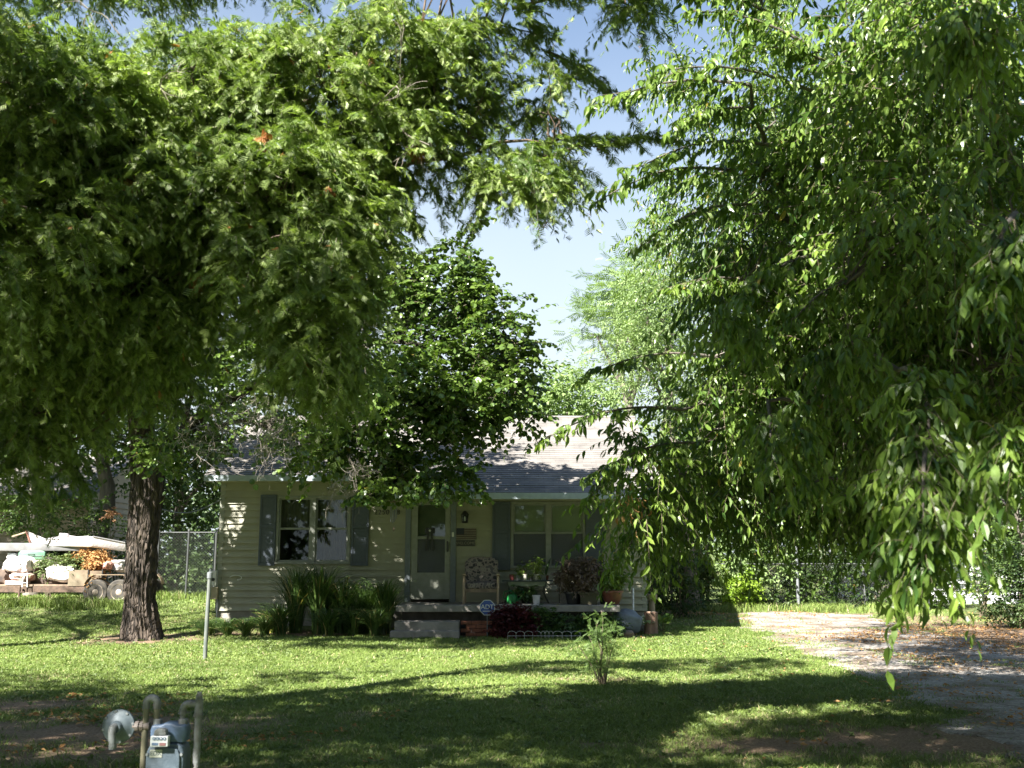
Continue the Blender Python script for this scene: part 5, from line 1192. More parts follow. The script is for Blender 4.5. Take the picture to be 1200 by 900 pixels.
for sx in (-1,1):
    x=cx+sx*.35
    mb=MB(); mb.tube([(x,Yc-.32,FZ),(x,Yc-.33,FZ+.33),(x,Yc-.30,FZ+.56)],.024,8); mb.build('leg',M_WOODL,ch,smooth=True)
    mb=MB(); mb.tube([(x,Yc+.34,FZ),(x,Yc+.30,FZ+.35),(x,Yc+.34,FZ+.62)],.022,8); mb.build('leg',M_WOODL,ch,smooth=True)
    mb=MB(); mb.box((x,Yc,FZ+.575),(.07,.72,.03),(-.06,0,0)); mb.build('armrest',M_WOODL,ch,bev=.008)
mb=MB(); mb.bx(cx-.33,cx+.33,Yc-.32,Yc-.29,FZ+.24,FZ+.31); mb.bx(cx-.33,cx+.33,Yc+.27,Yc+.30,FZ+.24,FZ+.31); 
for k in range(5): mb.bx(cx-.33,cx+.33,Yc-.27+k*.11,Yc-.21+k*.11,FZ+.28,FZ+.30)
mb.build('seat_frame',M_WOOD,ch)
mb=MB()
for k in range(5): mb.tube([(cx-.26+k*.13,Yc+.24,FZ+.3),(cx-.26+k*.13,Yc+.42,FZ+.86)],.012,6)
mb.tube([(cx-.33,Yc+.42,FZ+.86),(cx+.33,Yc+.42,FZ+.86)],.02,8); mb.build('back_frame',M_WOOD,ch)
mb=MB(); mb.lump((cx,Yc-.02,FZ+.37),(.70,.64,.16),3,.04,1.5,4,None,.45); mb.build('seat_cushion',M_FLOR,ch,smooth=True)
mb=MB(); mb.lump((cx,Yc+.26,FZ+.66),(.70,.16,.58),4,.06,1.5,4,(-.28,0,0),.45); mb.build('back_cushion',M_FLOR,ch,smooth=True)
# plant stand with pots
Yt=21.35; x0,x1=F(588.5,Yt),F(648,Yt); zt=ZZ(680,Yt)
tb=thing('plant_table',((x0+x1)/2,Yt,FZ),'narrow green-legged porch table under the right window holding small pots','table')
mb=MB(); mb.bx(x0,x1,Yt-.19,Yt+.19,zt-.025,zt); mb.build('tabletop',mat('dark_green_paint',(.03,.05,.045),.5),tb,bev=.005)
mb=MB(); mb.bx(x0+.10,x1-.12,Yt-.16,Yt-.145,zt-.12,zt-.028); mb.build('apron',mat('sage_paint',(.22,.25,.17),.6),tb)
for px,s_ in ((594,1),(640,-1)):
    for dy in (-.15,.15):
        xx=F(px,Yt); mb=MB(); mb.tube([(xx+s_*0,Yt+dy,zt-.03),(xx+s_*.035,Yt+dy,zt-.14),(xx+s_*.055,Yt+dy,(zt+FZ)/2),(xx+s_*.01,Yt+dy,FZ+.12),(xx-s_*.05,Yt+dy,FZ)],.018,8); mb.build('leg',mat('dark_olive_paint',(.05,.05,.03),.5),tb,smooth=True)
def pot(name,label,x,y,z,r,h,m,cat='pot',group=None,plant=None,pm=None,seed=0,rim=True,tap=.75):
    t=thing(name,(x,y,z),label,cat,group)
    mb=MB(); pr=[(r*tap,0),(r*.9,h*.5),(r,h*.86)]+([(r*1.09,h*.86),(r*1.09,h)] if rim else [(r,h)])+[(r*.92,h),(r*.9,h*.88)]
    mb.lathe(pr,(x,y,z),20); mb.build('pot',m,t,smooth=True)
    mb=MB(); mb.lathe([(r*.88,h*.84),(r*.88,h*.885)],(x,y,z),16); mb.build('soil',M_SOIL,t)
    if plant:
        kind,hh,sp,n,lf,lw_=plant; zb=z+h*.9
        if kind=='strap': 
            R=rnd(seed); O=np.tile([x,y,zb],(n,1))+R.normal(0,r*.25,(n,3))*[1,1,0]; D=R.normal(0,.45,(n,3))+[0,0,1]
            leaf_mesh('foliage',pm,t,O,D,R.normal(size=(n,3)),R.uniform(.5,1.1,n)*hh,np.full(n,lw_),np.clip(R.normal(.5,.2,n),0,.9),'lance')
        else:
            crown(t,seed,[('w',x,y,zb+hh*.55,sp,sp*.8,hh*.5,n)],6,6,(.08,.2),(.1,.6),lf,lw_,kind,pm,None,rc=.1,hang=.3,name='foliage')
            mb=MB(); R=random.Random(seed)
            for k in range(6): mb.tube(limb_path((x,y,zb-.02),(x+R.uniform(-1,1)*sp*.7,y+R.uniform(-1,1)*sp*.5,zb+hh*R.uniform(.4,.9)),.03,seed+k,5,.1),.005,4)
            mb.build('stem',M_TWIGG,t)
    return t
M_CREAM=mat('cream_ceramic',(.50,.48,.42),.35); M_GREYP=mat('grey_ceramic',(.22,.23,.23),.5); M_REDP=mat('dark_red_ceramic',(.13,.03,.03),.4); M_GRNP=mat('green_plastic',(.02,.20,.05),.35,(.015,.15,.04)); M_WPOT=mat('whitewashed_pot',(.60,.58,.60),.6,(.48,.46,.50),14)
tz=zt+.001; g_='small pots in a row on the porch table'
for px,m_,lab,r_,h_ in ((600,M_REDP,'dark red pot, first from the left on the porch table',.055,.12),(607.5,M_GREYP,'dark grey pot next to the red pot on the porch table',.048,.11),(615,M_CREAM,'cream pot left of the black cup on the porch table',.052,.125),(622.5,M_BLACKPOT,'black cup between two cream pots on the porch table',.038,.10),(629,M_CREAM,'cream pot right of the black cup on the porch table',.055,.125),(637,M_GREYP,'grey pot at the right end of the porch table',.06,.115)):
    pl={600:None,607.5:('strap',.16,.1,14,.1,.02),615:('simple',.20,.09,8,.05,.03),622.5:None,629:('simple',.30,.14,16,.06,.04),637:None}[px]
    pot('small_pot',lab,F(px,Yt),Yt-.05+.04*math.sin(px),tz,r_,h_,m_,'pot',g_,pl,LM_POT,int(px))
mb=MB(); xx=F(640.5,21.45); mb.tube([(xx-.02,21.45,zt+.08),(xx,21.45,zt+.2),(xx+.05,21.44,zt+.36),(xx+.09,21.44,zt+.46)],[.02,.03,.026,.006],8)
t=thing('cactus',(xx,21.45,zt),'tall green cactus stem leaning right at the end of the porch table','plant'); mb.build('stem',LM_STRAP,t,smooth=True)
mb=MB(); mb.lathe([(.04,0),(.055,.09),(.06,.1),(.05,.1)],(xx,21.45,zt+.001),14); mb.build('pot',M_TERRA,t,smooth=True)
# watering can
x=F(600,21.1); y=21.05; t=thing('watering_can',(x,y,FZ),'green plastic watering can on the porch beside the armchair','watering can')
mb=MB(); mb.lathe([(.10,0),(.11,.03),(.115,.14),(.095,.19),(.07,.2)],(x,y,FZ),20); mb.build('body',M_GRNP,t,smooth=True)
mb=MB(); mb.tube([(x+.10,y,FZ+.05),(x+.19,y,FZ+.14),(x+.25,y,FZ+.22)],[.025,.017,.014],10); mb.lathe([(.014,0),(.035,.04)],(x+.25,y,FZ+.21),12); mb.build('spout',M_GRNP,t,smooth=True)
mb=MB(); mb.tube([(x-.09,y,FZ+.06),(x-.18,y,FZ+.12),(x-.16,y,FZ+.24),(x-.04,y,FZ+.27),(x+.05,y,FZ+.2)],.013,8); mb.build('handle',M_GRNP,t,smooth=True)
pot('potted_plant','bushy green potted plant on the porch floor below the table',F(617,21.1),21.2,FZ,.12,.16,M_BLACKPOT,'plant',None,('simple',.16,.2,22,.08,.06),LM_STRAP,51)
pot('white_pot','whitewashed bucket-shaped pot on the porch edge in front of the table',F(628.5,20.65),20.65,FZ,.075,.19,M_WPOT,'pot',None,None,None,52,tap=.85)
# big pots at right
pot('large_pot','large black pot with a dusty purple bush under the right window',F(672,20.8),20.85,FZ,.17,.25,M_BLACKPOT,'plant',None,('simple',.62,.30,74,.085,.05),LM_PURPLE,53)
x0,x1=F(680,20.8),F(699,20.8); t=thing('planter_box',((x0+x1)/2,20.8,FZ),'dark rectangular planter of dusty purple foliage between the two round pots','planter')
mb=MB(); mb.prism([(x0,20.65,FZ),(x1,20.65,FZ),(x1+.02,20.65,FZ+.24),(x0-.02,20.65,FZ+.24)],(0,.28,0)); mb.build('trough',mat('dark_brown_plastic',(.05,.045,.025),.5),t,bev=.01)
mb=MB(); mb.bx(x0-.04,x1+.04,20.63,20.66,FZ+.2,FZ+.25); mb.build('rim',mat('dark_brown_plastic',(.05,.045,.025),.5),t,bev=.004)
crown(t,54,[('w',(x0+x1)/2,20.8,FZ+.58,.28,.2,.3,66)],6,6,(.08,.22),(.1,.6),.085,.05,'simple',LM_PURPLE,None,rc=.1,hang=.3,name='foliage')
mb=MB()
for k in range(7): mb.tube([(x0+.04*k+.02,20.8,FZ+.2),(x0+.03*k,20.78,FZ+.5),(x0+.05*k-.04,20.8,FZ+.85)],.006,4)
mb.build('stem',M_TWIGG,t)
pot('glazed_bowl_planter','wide glazed red-brown bowl planter at the right end of the porch',F(717.5,20.75),20.75,FZ,.215,.28,M_TERRA,'planter',None,('simple',.42,.20,30,.085,.065),LM_POT,55,tap=.6)
t=thing('climbing_plant',(F(708,20.95),20.95,FZ),'leggy vine with bright leaves behind the glazed bowl planter','plant')
mb=MB(); mb.lathe([(.08,0),(.11,.2),(.1,.2)],(F(708,20.95),20.95,FZ),16); mb.build('pot',M_BLACKPOT,t,smooth=True)
x=F(707,20.95); pa=limb_path((x,20.95,FZ+.18),(x-.06,20.9,FZ+1.0),.0,66,8,.08); mb=MB(); mb.tube(pa,.007,5); pb=limb_path((x,20.95,FZ+.18),(x+.28,20.95,FZ+.95),.05,67,8,.1); mb.tube(pb,.007,5); mb.build('stem',M_TWIGG,t)
R=rnd(5); O=np.repeat(np.array([tuple(q) for q in pa[2:]+pb[2:]]),8,0); O=O+R.normal(0,.05,O.shape); n=len(O)
leaf_mesh('foliage',LM_POT,t,O,R.normal(0,.7,(n,3)),R.normal(0,.5,(n,3))+[0,-.5,.6],R.uniform(.05,.1,n),R.uniform(.04,.075,n),np.clip(R.normal(.6,.25,n),0,.99),'lobed')
# metal grate chair side at left of the black pot
x=F(655.5,21.4); t=thing('metal_plant_rack',(x,21.4,FZ),'thin dark metal rack behind the black pot','rack')
mb=MB()
for dx in (0,.42): mb.tube([(x+dx,21.4,FZ),(x+dx,21.4,FZ+.52)],.010,6)
for k in range(6): mb.tube([(x,21.4,FZ+.06+k*.09),(x+.42,21.4,FZ+.06+k*.09)],.005,5)
mb.build('frame',M_BLACK,t); 
mb=MB(); mb.bx(x+.02,x+.40,21.36,21.395,FZ+.03,FZ+.30); mb.build('shelf_panel',mat('pale_wicker',(.34,.31,.28),.8,(.22,.2,.18),40),t)
# hanging things
xc=F(461.5,20.75); zc=ZZ(589,20.7); t=thing('wind_chime',(X(461.5,600,20.7),20.7,zc),'silver tube wind chime hanging from the eave left of the door','wind chime'); xc=X(461.5,600,20.7)
mb=MB(); mb.lathe([(.055,0),(.06,.012),(.02,.03)],(xc,20.7,zc),16); mb.build('top_disc',M_WOOD,t); 
mb=MB(); mb.tube([(xc,20.7,zc+.02),(xc,20.7,ZP+.0)],.002,4); mb.tube([(xc,20.7,zc),(xc,20.7,ZZ(620,20.7))],.0016,4); mb.build('cord',M_GALV,t)
for k,(dx,dy,py) in enumerate(((-.075,0,611),(-.02,-.05,613),(.025,.04,610),(.07,-.01,608),(0,.06,612))):
    mb=MB(); mb.tube([(xc+dx*.8,20.7+dy,ZZ(py,20.7)),(xc+dx*.8,20.7+dy,zc-.03)],.011,8); mb.tube([(xc+dx*.8,20.7+dy,zc-.03),(xc+dx*.6,20.7+dy*.6,zc)],.0016,4); mb.build('chime_tube',M_GALV,t)
mb=MB(); mb.prism([(xc,20.7,ZZ(617,20.7)),(xc+.025,20.7,ZZ(620,20.7)),(xc,20.7,ZZ(623,20.7)),(xc-.025,20.7,ZZ(620,20.7))],(0,.006,0)); mb.build('wind_catcher',M_WOOD,t)
# flag plaque and welcome board
xa,xb=X(535,626),X(558,626); za,zb=Z(632.3),Z(619); t=thing('flag_plaque',((xa+xb)/2,WY-.05,za),'dark striped flag plaque hung above the welcome board beside the door','plaque')
mb=MB(); mb.bx(xa,xb,WY-.05,WY-.034,za,zb); mb.build('board',mat('dark_stained_wood',(.06,.035,.03),.6),t)
mb=MB(); hh=(zb-za)/13
for k in range(0,13,2): mb.bx(xa+(.17 if k>5 else 0),xb,WY-.056,WY-.051,za+hh*k+.003,za+hh*(k+1)-.003)
mb.build('stripe',mat('faded_cream_stripe',(.30,.27,.20),.7),t)
mb=MB(); mb.bx(xa+.005,xa+.165,WY-.058,WY-.051,za+hh*6,zb-.003); mb.build('canton',mat('dark_blue_panel',(.02,.025,.04),.6),t)
xa,xb=X(534.8,637),X(556.5,637); za,zb=Z(640),Z(633.2); t=thing('welcome_board',((xa+xb)/2,WY-.05,za),'small dark board reading WELCOME under the flag plaque','sign')
mb=MB(); mb.bx(xa,xb,WY-.05,WY-.034,za,zb); mb.build('board',M_BLACK,t,bev=.004)
text('lettering','WELCOME',((xa+xb)/2,WY-.053,(za+zb)/2),.083,mat('faded_cream_stripe',(.30,.27,.20),.7),t,.002)
# ribbon bow on the door
xc=X(504,630); t=thing('door_bow',(xc,WY-.06,Z(622)),'black ribbon bow with a white centre hanging on the storm door','door decoration')
zc=Z(622); mb=MB()
for s_ in (-1,1): mb.prism([(xc,WY-.07,zc+.02),(xc+s_*.05,WY-.085,zc+.07),(xc+s_*.10,WY-.07,zc+.06),(xc+s_*.105,WY-.07,zc-.05),(xc+s_*.05,WY-.085,zc-.06),(xc,WY-.07,zc-.02)],(0,.025,0))
mb.build('loop',M_BLACK,t,bev=.006)
for s_ in (-1,1):
    mb=MB(); mb.prism([(xc+s_*.01,WY-.06,zc),(xc+s_*.05,WY-.06,zc),(xc+s_*.105,WY-.06,Z(646)),(xc+s_*.08,WY-.06,Z(644)),(xc+s_*.05,WY-.06,Z(646))],(0,.006,0)); mb.build('tail',M_BLACK,t)
mb=MB(); mb.lump((xc,WY-.09,zc),(.05,.03,.05),1,.05); mb.build('knot',M_WHITE,t,smooth=True)

# ------------------------------------------------------------------ things on the ground by the porch
# security sign
p=at(571,712,20.0); t=thing('yard_sign',(p.x,20.0,H(p.x,20)),'blue octagonal security company sign on a short stake before the brick pier','sign')
M_BLUE=mat('sign_blue',(.03,.08,.32),.4,(.03,.07,.28))
oc=lambda r,y:[(p.x+r*math.cos(math.pi/8+k*math.pi/4),y,p.z+r*math.sin(math.pi/8+k*math.pi/4)) for k in range(8)]
mb=MB(); mb.prism(oc(.160,20.0),(0,.008,0)); mb.build('border',M_WHITE,t); mb=MB(); mb.prism(oc(.146,19.994),(0,.005,0)); pn=mb.build('panel',M_BLUE,t)
text('lettering','ADT',(p.x,19.991,p.z+.01),.125,M_WHITE,pn,.001); 
mb=MB(); mb.bx(p.x-.09,p.x+.09,19.990,19.993,p.z-.075,p.z-.062); mb.build('underline',M_WHITE,pn)
mb=MB(); mb.tube([(p.x,20.02,-.05),(p.x,20.02,p.z)],.008,6); mb.build('stake',M_GALV,t)
# dark red foliage bed under the table
for i,(px,Y,n,lab) in enumerate(((592,20.0,46,'dark red leafy plant right of the blue octagonal sign'),(612,19.95,50,'dark red leafy plant below the white pot on the porch edge'),(633,20.05,30,'low dark plant next to the small white border fence'))):
    c=at(px,722,Y); shrub('dark_red_plant',lab,[('w',c.x,Y,.32,.26,.18,.24,n)],(c.x,Y),130+i,LM_RED if i<2 else LM_STRAP,.09,.065,'simple',7,6,(.08,.2),.1,cat='plant',group='dark plants along the porch edge')
for i,px in enumerate((665,690,710)):
    c=at(px,722,20.0); shrub('border_plant',('dark leafy plant below the black pot','dark leafy plant below the planter box','dark leafy plant below the glazed bowl planter')[i],[('w',c.x,20.05,.22,.24,.14,.16,26)],(c.x,20.05),140+i,LM_STRAP,.09,.05,'simple',7,6,(.08,.2),.1,cat='plant')
# little white wire border
for i,(xa_,xb_) in enumerate(((595,634),(634,648),(648,680))):
    a=at(xa_,735,19.7); b=at(xb_,735,19.7); t=thing('border_edging',((a.x+b.x)/2,19.7,0),('low white wire edging below the dark red plants','low white wire edging between two posts in front of the porch','low white wire edging below the black pot')[i],'edging','white wire edging along the porch bed')
    mb=MB(); n=max(3,int((b.x-a.x)/.14))
    for k in range(n+1):
        x=a.x+(b.x-a.x)*k/n; mb.tube([(x,19.7,-.02),(x,19.7,.10)],.003,4)
        if k<n: mb.tube([(x+(b.x-a.x)/n*(.5-.5*math.cos(j*math.pi/6)),19.7,.1+.05*math.sin(j*math.pi/6)) for j in range(7)],.003,4)
    mb.tube([(a.x,19.7,.06),(b.x,19.7,.06)],.004,4); mb.build('wire',M_WHITE,t)
# red toy and orange scrap in the border
p=gnd(418,733); mb=MB(); mb.lathe([(.05,0),(.10,.03),(.14,.08),(.13,.085),(.09,.04)],(p.x,p.y,.01),20); tag(mb.build('toy_dish',mat('red_plastic',(.50,.03,.05),.4),smooth=True),'small bright red plastic dish lying in front of the strap-leaved plants','toy')
p=gnd(346,734); mb=MB(); mb.box((p.x,p.y,.06),(.24,.10,.09),(.1,.1,.2)); mb.box((p.x+.13,p.y+.05,.05),(.16,.09,.08),(0,.2,-.4)); tag(mb.build('brick',mat('orange_brick',(.42,.17,.08),.9,(.30,.12,.06),20,bump=.4),bev=.01),'broken orange brick lying in front of the border plants','brick')
# white leaning pole, wrapped ball, hostas, logs
a=at(742,716,20.9); b=at(743.5,690,21.2); mb=MB(); mb.tube([(a.x,20.9,.0),(a.x+.01,21.0,.3),(b.x,21.45,b.z)],.022,10); tag(mb.build('white_pipe',M_WHITE,smooth=True),'short white plastic pipe leaning against the wall right of the porch','pipe')
p=at(736,722,20.7); mb=MB(); mb.lump((p.x,20.8,.26),(.56,.5,.46),8,.16,1.3,4,(0,.2,0),.8); tag(mb.build('wrapped_bundle',mat('grey_blue_tarp',(.17,.20,.235),.6,(.12,.145,.175),5,bump=.4),smooth=True),'grey-blue tarp bundle on the ground at the right end of the porch','bundle')
for i,(px,Y,lab) in enumerate(((727,20.3,'reddish stone in front of the tarp bundle'),(735,20.2,'pale stone nearest the lit lawn by the tarp bundle'),(716,20.3,'dark stone at the porch corner'))):
    p=at(px,735,Y); mb=MB(); mb.lump((p.x,Y,.06),(.28,.2,.16),20+i,.25,1.6,3); tag(mb.build('stone',mat('border_stone%d'%i if 0 else 'border_stone',(.30,.22,.18),.9,(.22,.17,.14),10,bump=.4),smooth=True),lab,'stone','stones at the porch corner')
for i,(px,py,lab,n) in enumerate(((751,722,'variegated white-edged plant left of the sunlit log',60),(775,731,'small green plant right of the sunlit log',26))):
    Y=(21.0,21.3)[i]; c=at(px,py,Y); R=rnd(70+i); t=thing('variegated_plant' if i==0 else 'low_plant',(c.x,Y,0),lab,'plant')
    O=np.tile([c.x,Y,.08],(n,1))+R.normal(0,.07,(n,3))*[1,1,.3]; D=R.normal(0,.7,(n,3))*[1,1,.2]+[0,0,.75]
    leaf_mesh('foliage',LM_HOSTA if i==0 else LM_POT,t,O+D*np.array([.12,.12,.22]),D,R.normal(0,.5,(n,3))+[0,-.3,1],R.uniform(.10,.18,n),R.uniform(.06,.11,n),R.uniform(0,.9,n),'lobed')
    mb=MB(); 
    for k in range(10): mb.tube([(c.x,Y,0),tuple(O[k]+D[k]*np.array([.12,.12,.22]))],.004,4)
    mb.build('stem',M_TWIGG,t)
def log(px,Y,r,py0,py1,lab,m,flare=0):
    c=at(px,(py0+py1)/2,Y); t=thing('log_stump' if not flare else 'pedestal',(c.x,Y,0),lab,'log' if not flare else 'pedestal'); zt=at(px,py0,Y).z
    mb=MB(); n=28; vs=[]; fs=[]; hs=[-.03,.05,.15,.25,.35,zt-.015,zt] if not flare else [-.02,.04,.10,zt-.14,zt-.11,zt-.02,zt]
    rs=[1.12,1.04,1,.98,1,1.0,.95] if not flare else [1.5,1.45,1,.95,1.7,1.7,1.6]
    for h_,q in zip(hs,rs):
        for k in range(n):
            a=6.2832*k/n; rr_=r*q*(1+(0 if flare else .07)*noise.noise((math.cos(a)*2,math.sin(a)*2,h_)) + (0 if flare else .03*math.sin(a*9)))
            vs.append((c.x+rr_*math.cos(a),Y+rr_*math.sin(a),h_))
    for i in range(len(hs)-1):
        for k in range(n): fs.append((i*n+k,i*n+(k+1)%n,(i+1)*n+(k+1)%n,(i+1)*n+k))
    fs.append(tuple((len(hs)-1)*n+k for k in range(n))); mb.add(vs,fs); mb.build('body',m,t)
    return t,c,zt
t,c,zt=log(763,20.9,.135,717,741,'upright sunlit log standing at the house corner',mat('weathered_log',(.30,.19,.13),.9,(.18,.11,.08),9,bump=.6,stretch=(1,1,.2)))
mb=MB(); mb.lathe([(.11,.0),(.112,.006),(.10,.010)],(c.x,20.9,zt),24); mb.build('cut_end',M_WOODL,t)
log(764,22.2,.07,696,730,'narrow tan pedestal with a flared top behind the sunlit log',mat('tan_concrete',(.34,.28,.20),.85),1)

# ------------------------------------------------------------------ trailer and its load
YT=24.6
def T(px,py,Y=YT): return at(px,py,Y)
gz=H(T(70,690).x,YT)
c=T(60,690); tr=thing('utility_trailer',(c.x,YT+.9,gz),'rusty flatbed trailer heaped with household junk at the left edge of the yard','trailer')
xa,xb=T(-30,690).x,T(152,690).x; zb0,zb1=T(60,694).z,T(60,687).z
mb=MB()
for y in (YT,YT+1.75): mb.bx(xa,xb,y,y+.05,zb0,zb1)
mb.bx(xa,xa+.05,YT+.052,YT+1.748,zb0,zb1); mb.bx(xb-.05,xb,YT+.052,YT+1.748,zb0,zb1)
for k in range(4): mb.bx(xa+.6+k*.85,xa+.65+k*.85,YT+.052,YT+1.748,zb0,zb1-.02)
mb.build('frame',M_RUST,tr)
mb=MB(); 
for k in range(9): mb.bx(xa+.01,xb-.01,YT+.02+k*.196,YT+.02+k*.196+.186,zb1+.003,zb1+.04)
mb.build('plank_deck',M_WOOD,tr)
for yy in (YT-.28,YT+1.82):
    for px in (141,113.5):
        if yy>YT and 0: continue
        wc=T(px,687,YT-.2); r_=.30; zc=gz+r_-.01; xw=wc.x
        mb=MB(); mb.lathe([(.19,-.09),(.27,-.095),(.295,-.07),(.30,0),(.295,.07),(.27,.095),(.19,.09)],(xw,yy+.09,zc),32,'y'); w_=mb.build('wheel',M_RUBBER,tr,smooth=True)
        mb=MB(); mb.lathe([(.195,.05),(.19,.102),(.17,.085),(.08,.06),(.07,.09),(.03,.105)],(xw,yy+.09,zc),24,'y'); mb.build('rim',mat('dirty_wheel_rim',(.40,.34,.27),.6,(.25,.2,.15),12),w_,smooth=True)
    mb=MB(); xl,xr=T(100,690,YT-.2).x,T(155,690,YT-.2).x; arc=[]
    for k in range(15):
        a=math.pi*k/14; arc.append((( xl+xr)/2-(xr-xl)/2*math.cos(a)*(1),gz+.42+.27*min(1,1.35*math.sin(a))))
    vs=[];fs=[]
    for (x,z) in arc: vs+=[(x,yy-.02,z),(x,yy+.20,z),(x,yy+.20,z+.012),(x,yy-.02,z+.012)]
    for k in range(14): fs+=[(4*k,4*k+4,4*k+5,4*k+1),(4*k+1,4*k+5,4*k+6,4*k+2),(4*k+2,4*k+6,4*k+7,4*k+3),(4*k+3,4*k+7,4*k+4,4*k)]
    mb.add(vs,fs); mb.build('fender',mat('tan_faded_paint',(.34,.27,.18),.7,(.22,.15,.09),9),tr)
mb=MB(); xj=T(25,690).x; mb.tube([(xj,YT-.08,gz-.02),(xj,YT-.08,zb1)],.03,10); mb.box((xj,YT-.08,gz+.02),(.16,.16,.02)); mb.tube([(xj-.10,YT-.08,zb0+.0),(xj+.12,YT-.08,zb0+.0)],.018,8); mb.build('jack_stand',M_RUST,tr)
for i,(pa_,pb_) in enumerate(((80,104),(104.5,120.5))):
    mb=MB(); mb.bx(T(pa_,680).x,T(pb_,680).x,YT-.015,YT-.001 if 0 else YT+.015-.02,zb1+.005,T(100,668).z-(.02 if i else 0)); mb.build('side_panel',mat('faded_tan_panel',(.22,.18,.12),.7,(.15,.11,.07),3,bump=.1),tr,bev=.003)
    mb=MB(); mb.bx(T(pb_-1,680).x,T(pb_,680).x,YT-.045,YT-.022,zb0,T(100,667).z); mb.build('stake',M_BLACK,tr)
dz=zb1+.04
def bxo(name,lab,cat,c,d,rot,m,bev=.02,group=None):
    mb=MB(); mb.box(c,d,rot); return tag(mb.build(name,m,bev=bev,smooth=True),lab,cat,group)
# grey box spring + white mattress
a=T(2,641,YT+1.3); b=T(118,641,YT+1.3)
bxo('box_spring','grey fabric box spring lying across the load under the white mattress','box spring',((a.x+b.x)/2,YT+1.15,T(60,641,YT+.6).z),(b.x-a.x,1.3,.20),(0,.0,0),mat('grey_quilt_cloth',(.20,.20,.20),.9,(.14,.14,.14),5),.03)
v=[(37,644),(147,647),(107,627),(40,639)]
mz=T(90,634,YT+.8)
mt=thing('mattress',(T(95,640).x,YT+1.0,T(95,640,YT+1).z-.1),'white mattress lying on top of the trailer load','mattress')
P_=[T(40,640,YT+.55),T(107,641,YT+.35),T(148,646.5,YT+.9),T(75,634,YT+2.1)]
top=[T(40,633,YT+.55),T(107,628,YT+.35),T(148,636,YT+.9),T(78,627.5,YT+2.1)]
mb=MB(); mb.add([*P_,*top],[(3,2,1,0),(4,5,6,7),(0,1,5,4),(1,2,6,5),(2,3,7,6),(3,0,4,7)]); mb.build('padding',M_CLOTH,mt,bev=.035,smooth=True,segs=3)
mb=MB(); 
for k in range(4):
    p1_,p2_=top[k],top[(k+1)%4]; mb.tube([p1_.lerp(p2_,.04)+Vector((0,0,-.006)),p1_.lerp(p2_,.96)+Vector((0,0,-.006))],.014,6)
mb.build('piping',mat('grey_piping',(.45,.44,.44),.9),mt)
bxo('foam_block','small white foam block on top of the mattress','foam',T(75,629.5,YT+1.2)+Vector((0,0,.03)),(.20,.25,.14),(0,.1,.2),M_CLOTH,.03)
q=[T(30,622,YT+1.5),T(54,632,YT+1.5),T(40,640,YT+1.5),T(36,640,YT+1.5)]
mb=MB(); mb.prism([*q],(0,.06,0)); tag(mb.build('tilted_board',mat('white_board',(.66,.62,.58),.6,(.55,.5,.46),6),bev=.004),'white three-cornered board sticking up at the left of the mattress','board')
mb=MB(); mb.prism([T(29.5,622,YT+1.47),T(31,622,YT+1.47),T(37.5,640,YT+1.47),T(35.5,640,YT+1.47)],(0,.02,0)); tag(mb.build('brown_lath',mat('red_brown_lath',(.30,.13,.09),.7)),'thin red-brown lath along the edge of the three-cornered board','lath')
mb=MB(); mb.tube([T(14,629,YT+1.4),T(33,623,YT+1.5)],.02,6); tag(mb.build('garden_cane',M_WOODL),'pale cane poking out left of the three-cornered board','cane')
# suitcase
a,b=T(22,650,YT+.55),T(54,650,YT+.55); t=thing('suitcase',((a.x+b.x)/2,YT+.6,dz+.3),'green hard suitcase lying in the load left of the cut branches','suitcase')
M_SUIT=mat('green_vinyl',(.12,.24,.16),.45,(.09,.19,.13),10); z0,z1=T(40,656,YT+.55).z,T(40,644,YT+.55).z
mb=MB(); mb.prism([(a.x,YT+.5,z0),(b.x,YT+.5,z0),(b.x,YT+.5,z1-.06),(b.x-.06,YT+.5,z1-.025),(a.x+.35,YT+.5,z1),(a.x+.06,YT+.5,z1-.02),(a.x,YT+.5,z1-.08)],(0,.5,0)); mb.build('shell',M_SUIT,t,bev=.03,smooth=True)
mb=MB(); mb.bx(a.x+.02,b.x-.02,YT+.485,YT+.502,z0+.09,z0+.105); mb.build('trim',M_GALV,t); mb=MB(); xm=(a.x+b.x)/2; mb.tube([(xm-.08,YT+.5,z0+.13),(xm-.07,YT+.46,z0+.13),(xm+.07,YT+.46,z0+.13),(xm+.08,YT+.5,z0+.13)],.01,6); mb.build('handle',M_BLACK,t)
a,b=T(25,662,YT+.4),T(50,662,YT+.4); bxo('cream_box','cream-coloured box supporting the green suitcase','box',((a.x+b.x)/2,YT+.6,(T(40,664,YT+.4).z+z0)/2-.02),(b.x-a.x,.55,z0-T(40,664,YT+.4).z+.02),None,mat('cream_card',(.46,.42,.34),.8),.01)
a,b=T(10,675,YT+.5),T(80,675,YT+.5); bxo('cushion_base','stained brown sofa base in the middle of the trailer bed','sofa base',((a.x+b.x)/2,YT+.9,(dz+T(40,664,YT+.4).z)/2),(b.x-a.x,.9,T(40,664,YT+.4).z-dz-.01),None,mat('stained_brown_cloth',(.16,.11,.08),.9,(.07,.055,.05),5,bump=.4),.03)
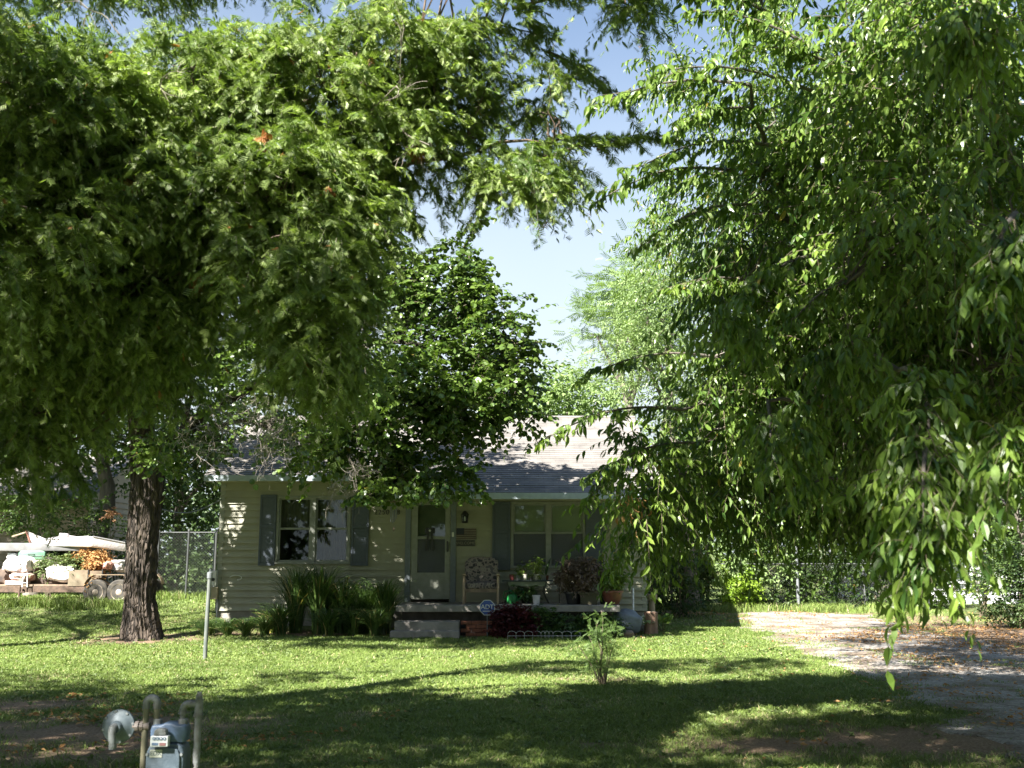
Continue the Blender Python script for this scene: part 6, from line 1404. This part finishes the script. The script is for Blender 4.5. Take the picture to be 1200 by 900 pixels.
# heaps of cloth, bags
for i,(px,py,w_,h_,Y,m,name,lab,cat) in enumerate(((17,662,30,17,YT+.15,M_CLOTH,'laundry_heap','white and pink heap of bedding at the left end of the trailer','bedding'),
      (69,672,36,16,YT+.10,M_CLOTH,'white_sheet','white sheet slumped over the trailer side in front of the cut branches','sheet'),(14,653,14,12,YT+.7,mat('pale_blue_cloth',(.45,.55,.66),.8,(.7,.7,.72),4),'blue_bag','pale blue bag on top of the bedding heap','bag'),
      (78,650,12,8,YT+.9,M_CLOTH,'white_bag','small white bag tucked under the mattress','bag'),(137,663,20,12,YT+.35,mat('dusty_grey_cloth',(.42,.40,.38),.9,(.28,.26,.24),4,bump=.3),'grey_bundle','dusty grey bundle above the trailer wheel','bundle'),
      (124,663,8,8,YT+.1,mat('pink_cloth',(.55,.28,.22),.9),'pink_cushion','small pink cushion beside the brown leaf pile','cushion'),(4,676,16,20,YT+.35,mat('stained_brown_cloth',(.16,.11,.08),.9),'brown_cushion','brown stained cushion at the far left of the trailer','cushion'),
      (21,676,22,9,YT+.05,mat('rust_cloth',(.34,.15,.09),.9,(.60,.50,.46),4),'folded_blanket','rust and cream folded blanket below the bedding heap','blanket'))):
    p=T(px,py,Y); s_=Y/FPX*1.0; mb=MB(); mb.lump(tuple(p+Vector((0,.25,0))),(w_*s_*1.05,.6,h_*s_*1.1),30+i,.28,1.7,4,(0,.08,0),.7); tag(mb.build(name,m,smooth=True),lab,cat)
a,b=T(5,684,YT-.02),T(26,684,YT-.02); bxo('pink_board','pale pink board resting on the trailer rail at the left','board',((a.x+b.x)/2,YT+.2,T(15,683).z),(b.x-a.x,.4,.10),(0,.02,0),mat('pale_pink_board',(.62,.48,.45),.7),.01)
# chair frame, white bent tubes
t=thing('folding_frame',(T(29,680).x,YT-.1,dz),'small white bent-tube frame standing on the trailer edge','frame'); mb=MB(); mb.tube([T(26,688,YT-.1),T(27,677,YT-.1),T(32,671,YT-.1),T(32,688,YT-.1)],.014,8); mb.tube([T(26,683,YT-.1),T(32,683,YT-.1)],.01,8); mb.build('tube',M_WHITE,t,smooth=True)
# cut branches and dry leaves
def heap(name,lab,cat,bl,m,lf,lw_,seed,tm='simple',n=1):
    t=thing(name,(T(bl[0][0],bl[0][1],bl[0][2]).x,bl[0][2],dz),lab,cat); C,I=crown(t,seed,bl,8,6,(.12,.3),(.1,.5),lf,lw_,tm,m,None,rc=.12,hang=.2,name='foliage')
    sd=[(C[k],(random.Random(k).gauss(0,1),-.3,random.Random(k+9).gauss(0,.5))) for k in range(0,len(C),6)]; dead_twigs(t,sd,M_TWIG,seed,'twig',1,.3,.007)
heap('cut_branches','heap of wilted grey-green cut branches in the middle of the trailer','branches',[(73,661,YT+.5,22,6,.3,46),(58,663,YT+.4,8,5,.2,12),(92,664,YT+.4,6,8,.2,14)],LM_CUT,.08,.05,501)
heap('dark_branches','dark leafy cuttings between the suitcase and the mattress','branches',[(66,648,YT+.9,13,6,.25,26)],LM_BACK,.08,.05,502)
heap('dry_leaf_pile','pile of dry orange-brown leaves and twigs on the right of the trailer','leaf pile',[(112,657,YT+.5,12,7,.25,44),(97,650,YT+.6,8,4,.2,12)],LM_DRY,.09,.045,503,'lance')
heap('dry_leaf_clump','small clump of orange dry leaves caught on the trailer side','leaf clump',[(113,684,YT-.06,5,3.5,.05,8)],LM_DRY,.06,.04,504,'lance')
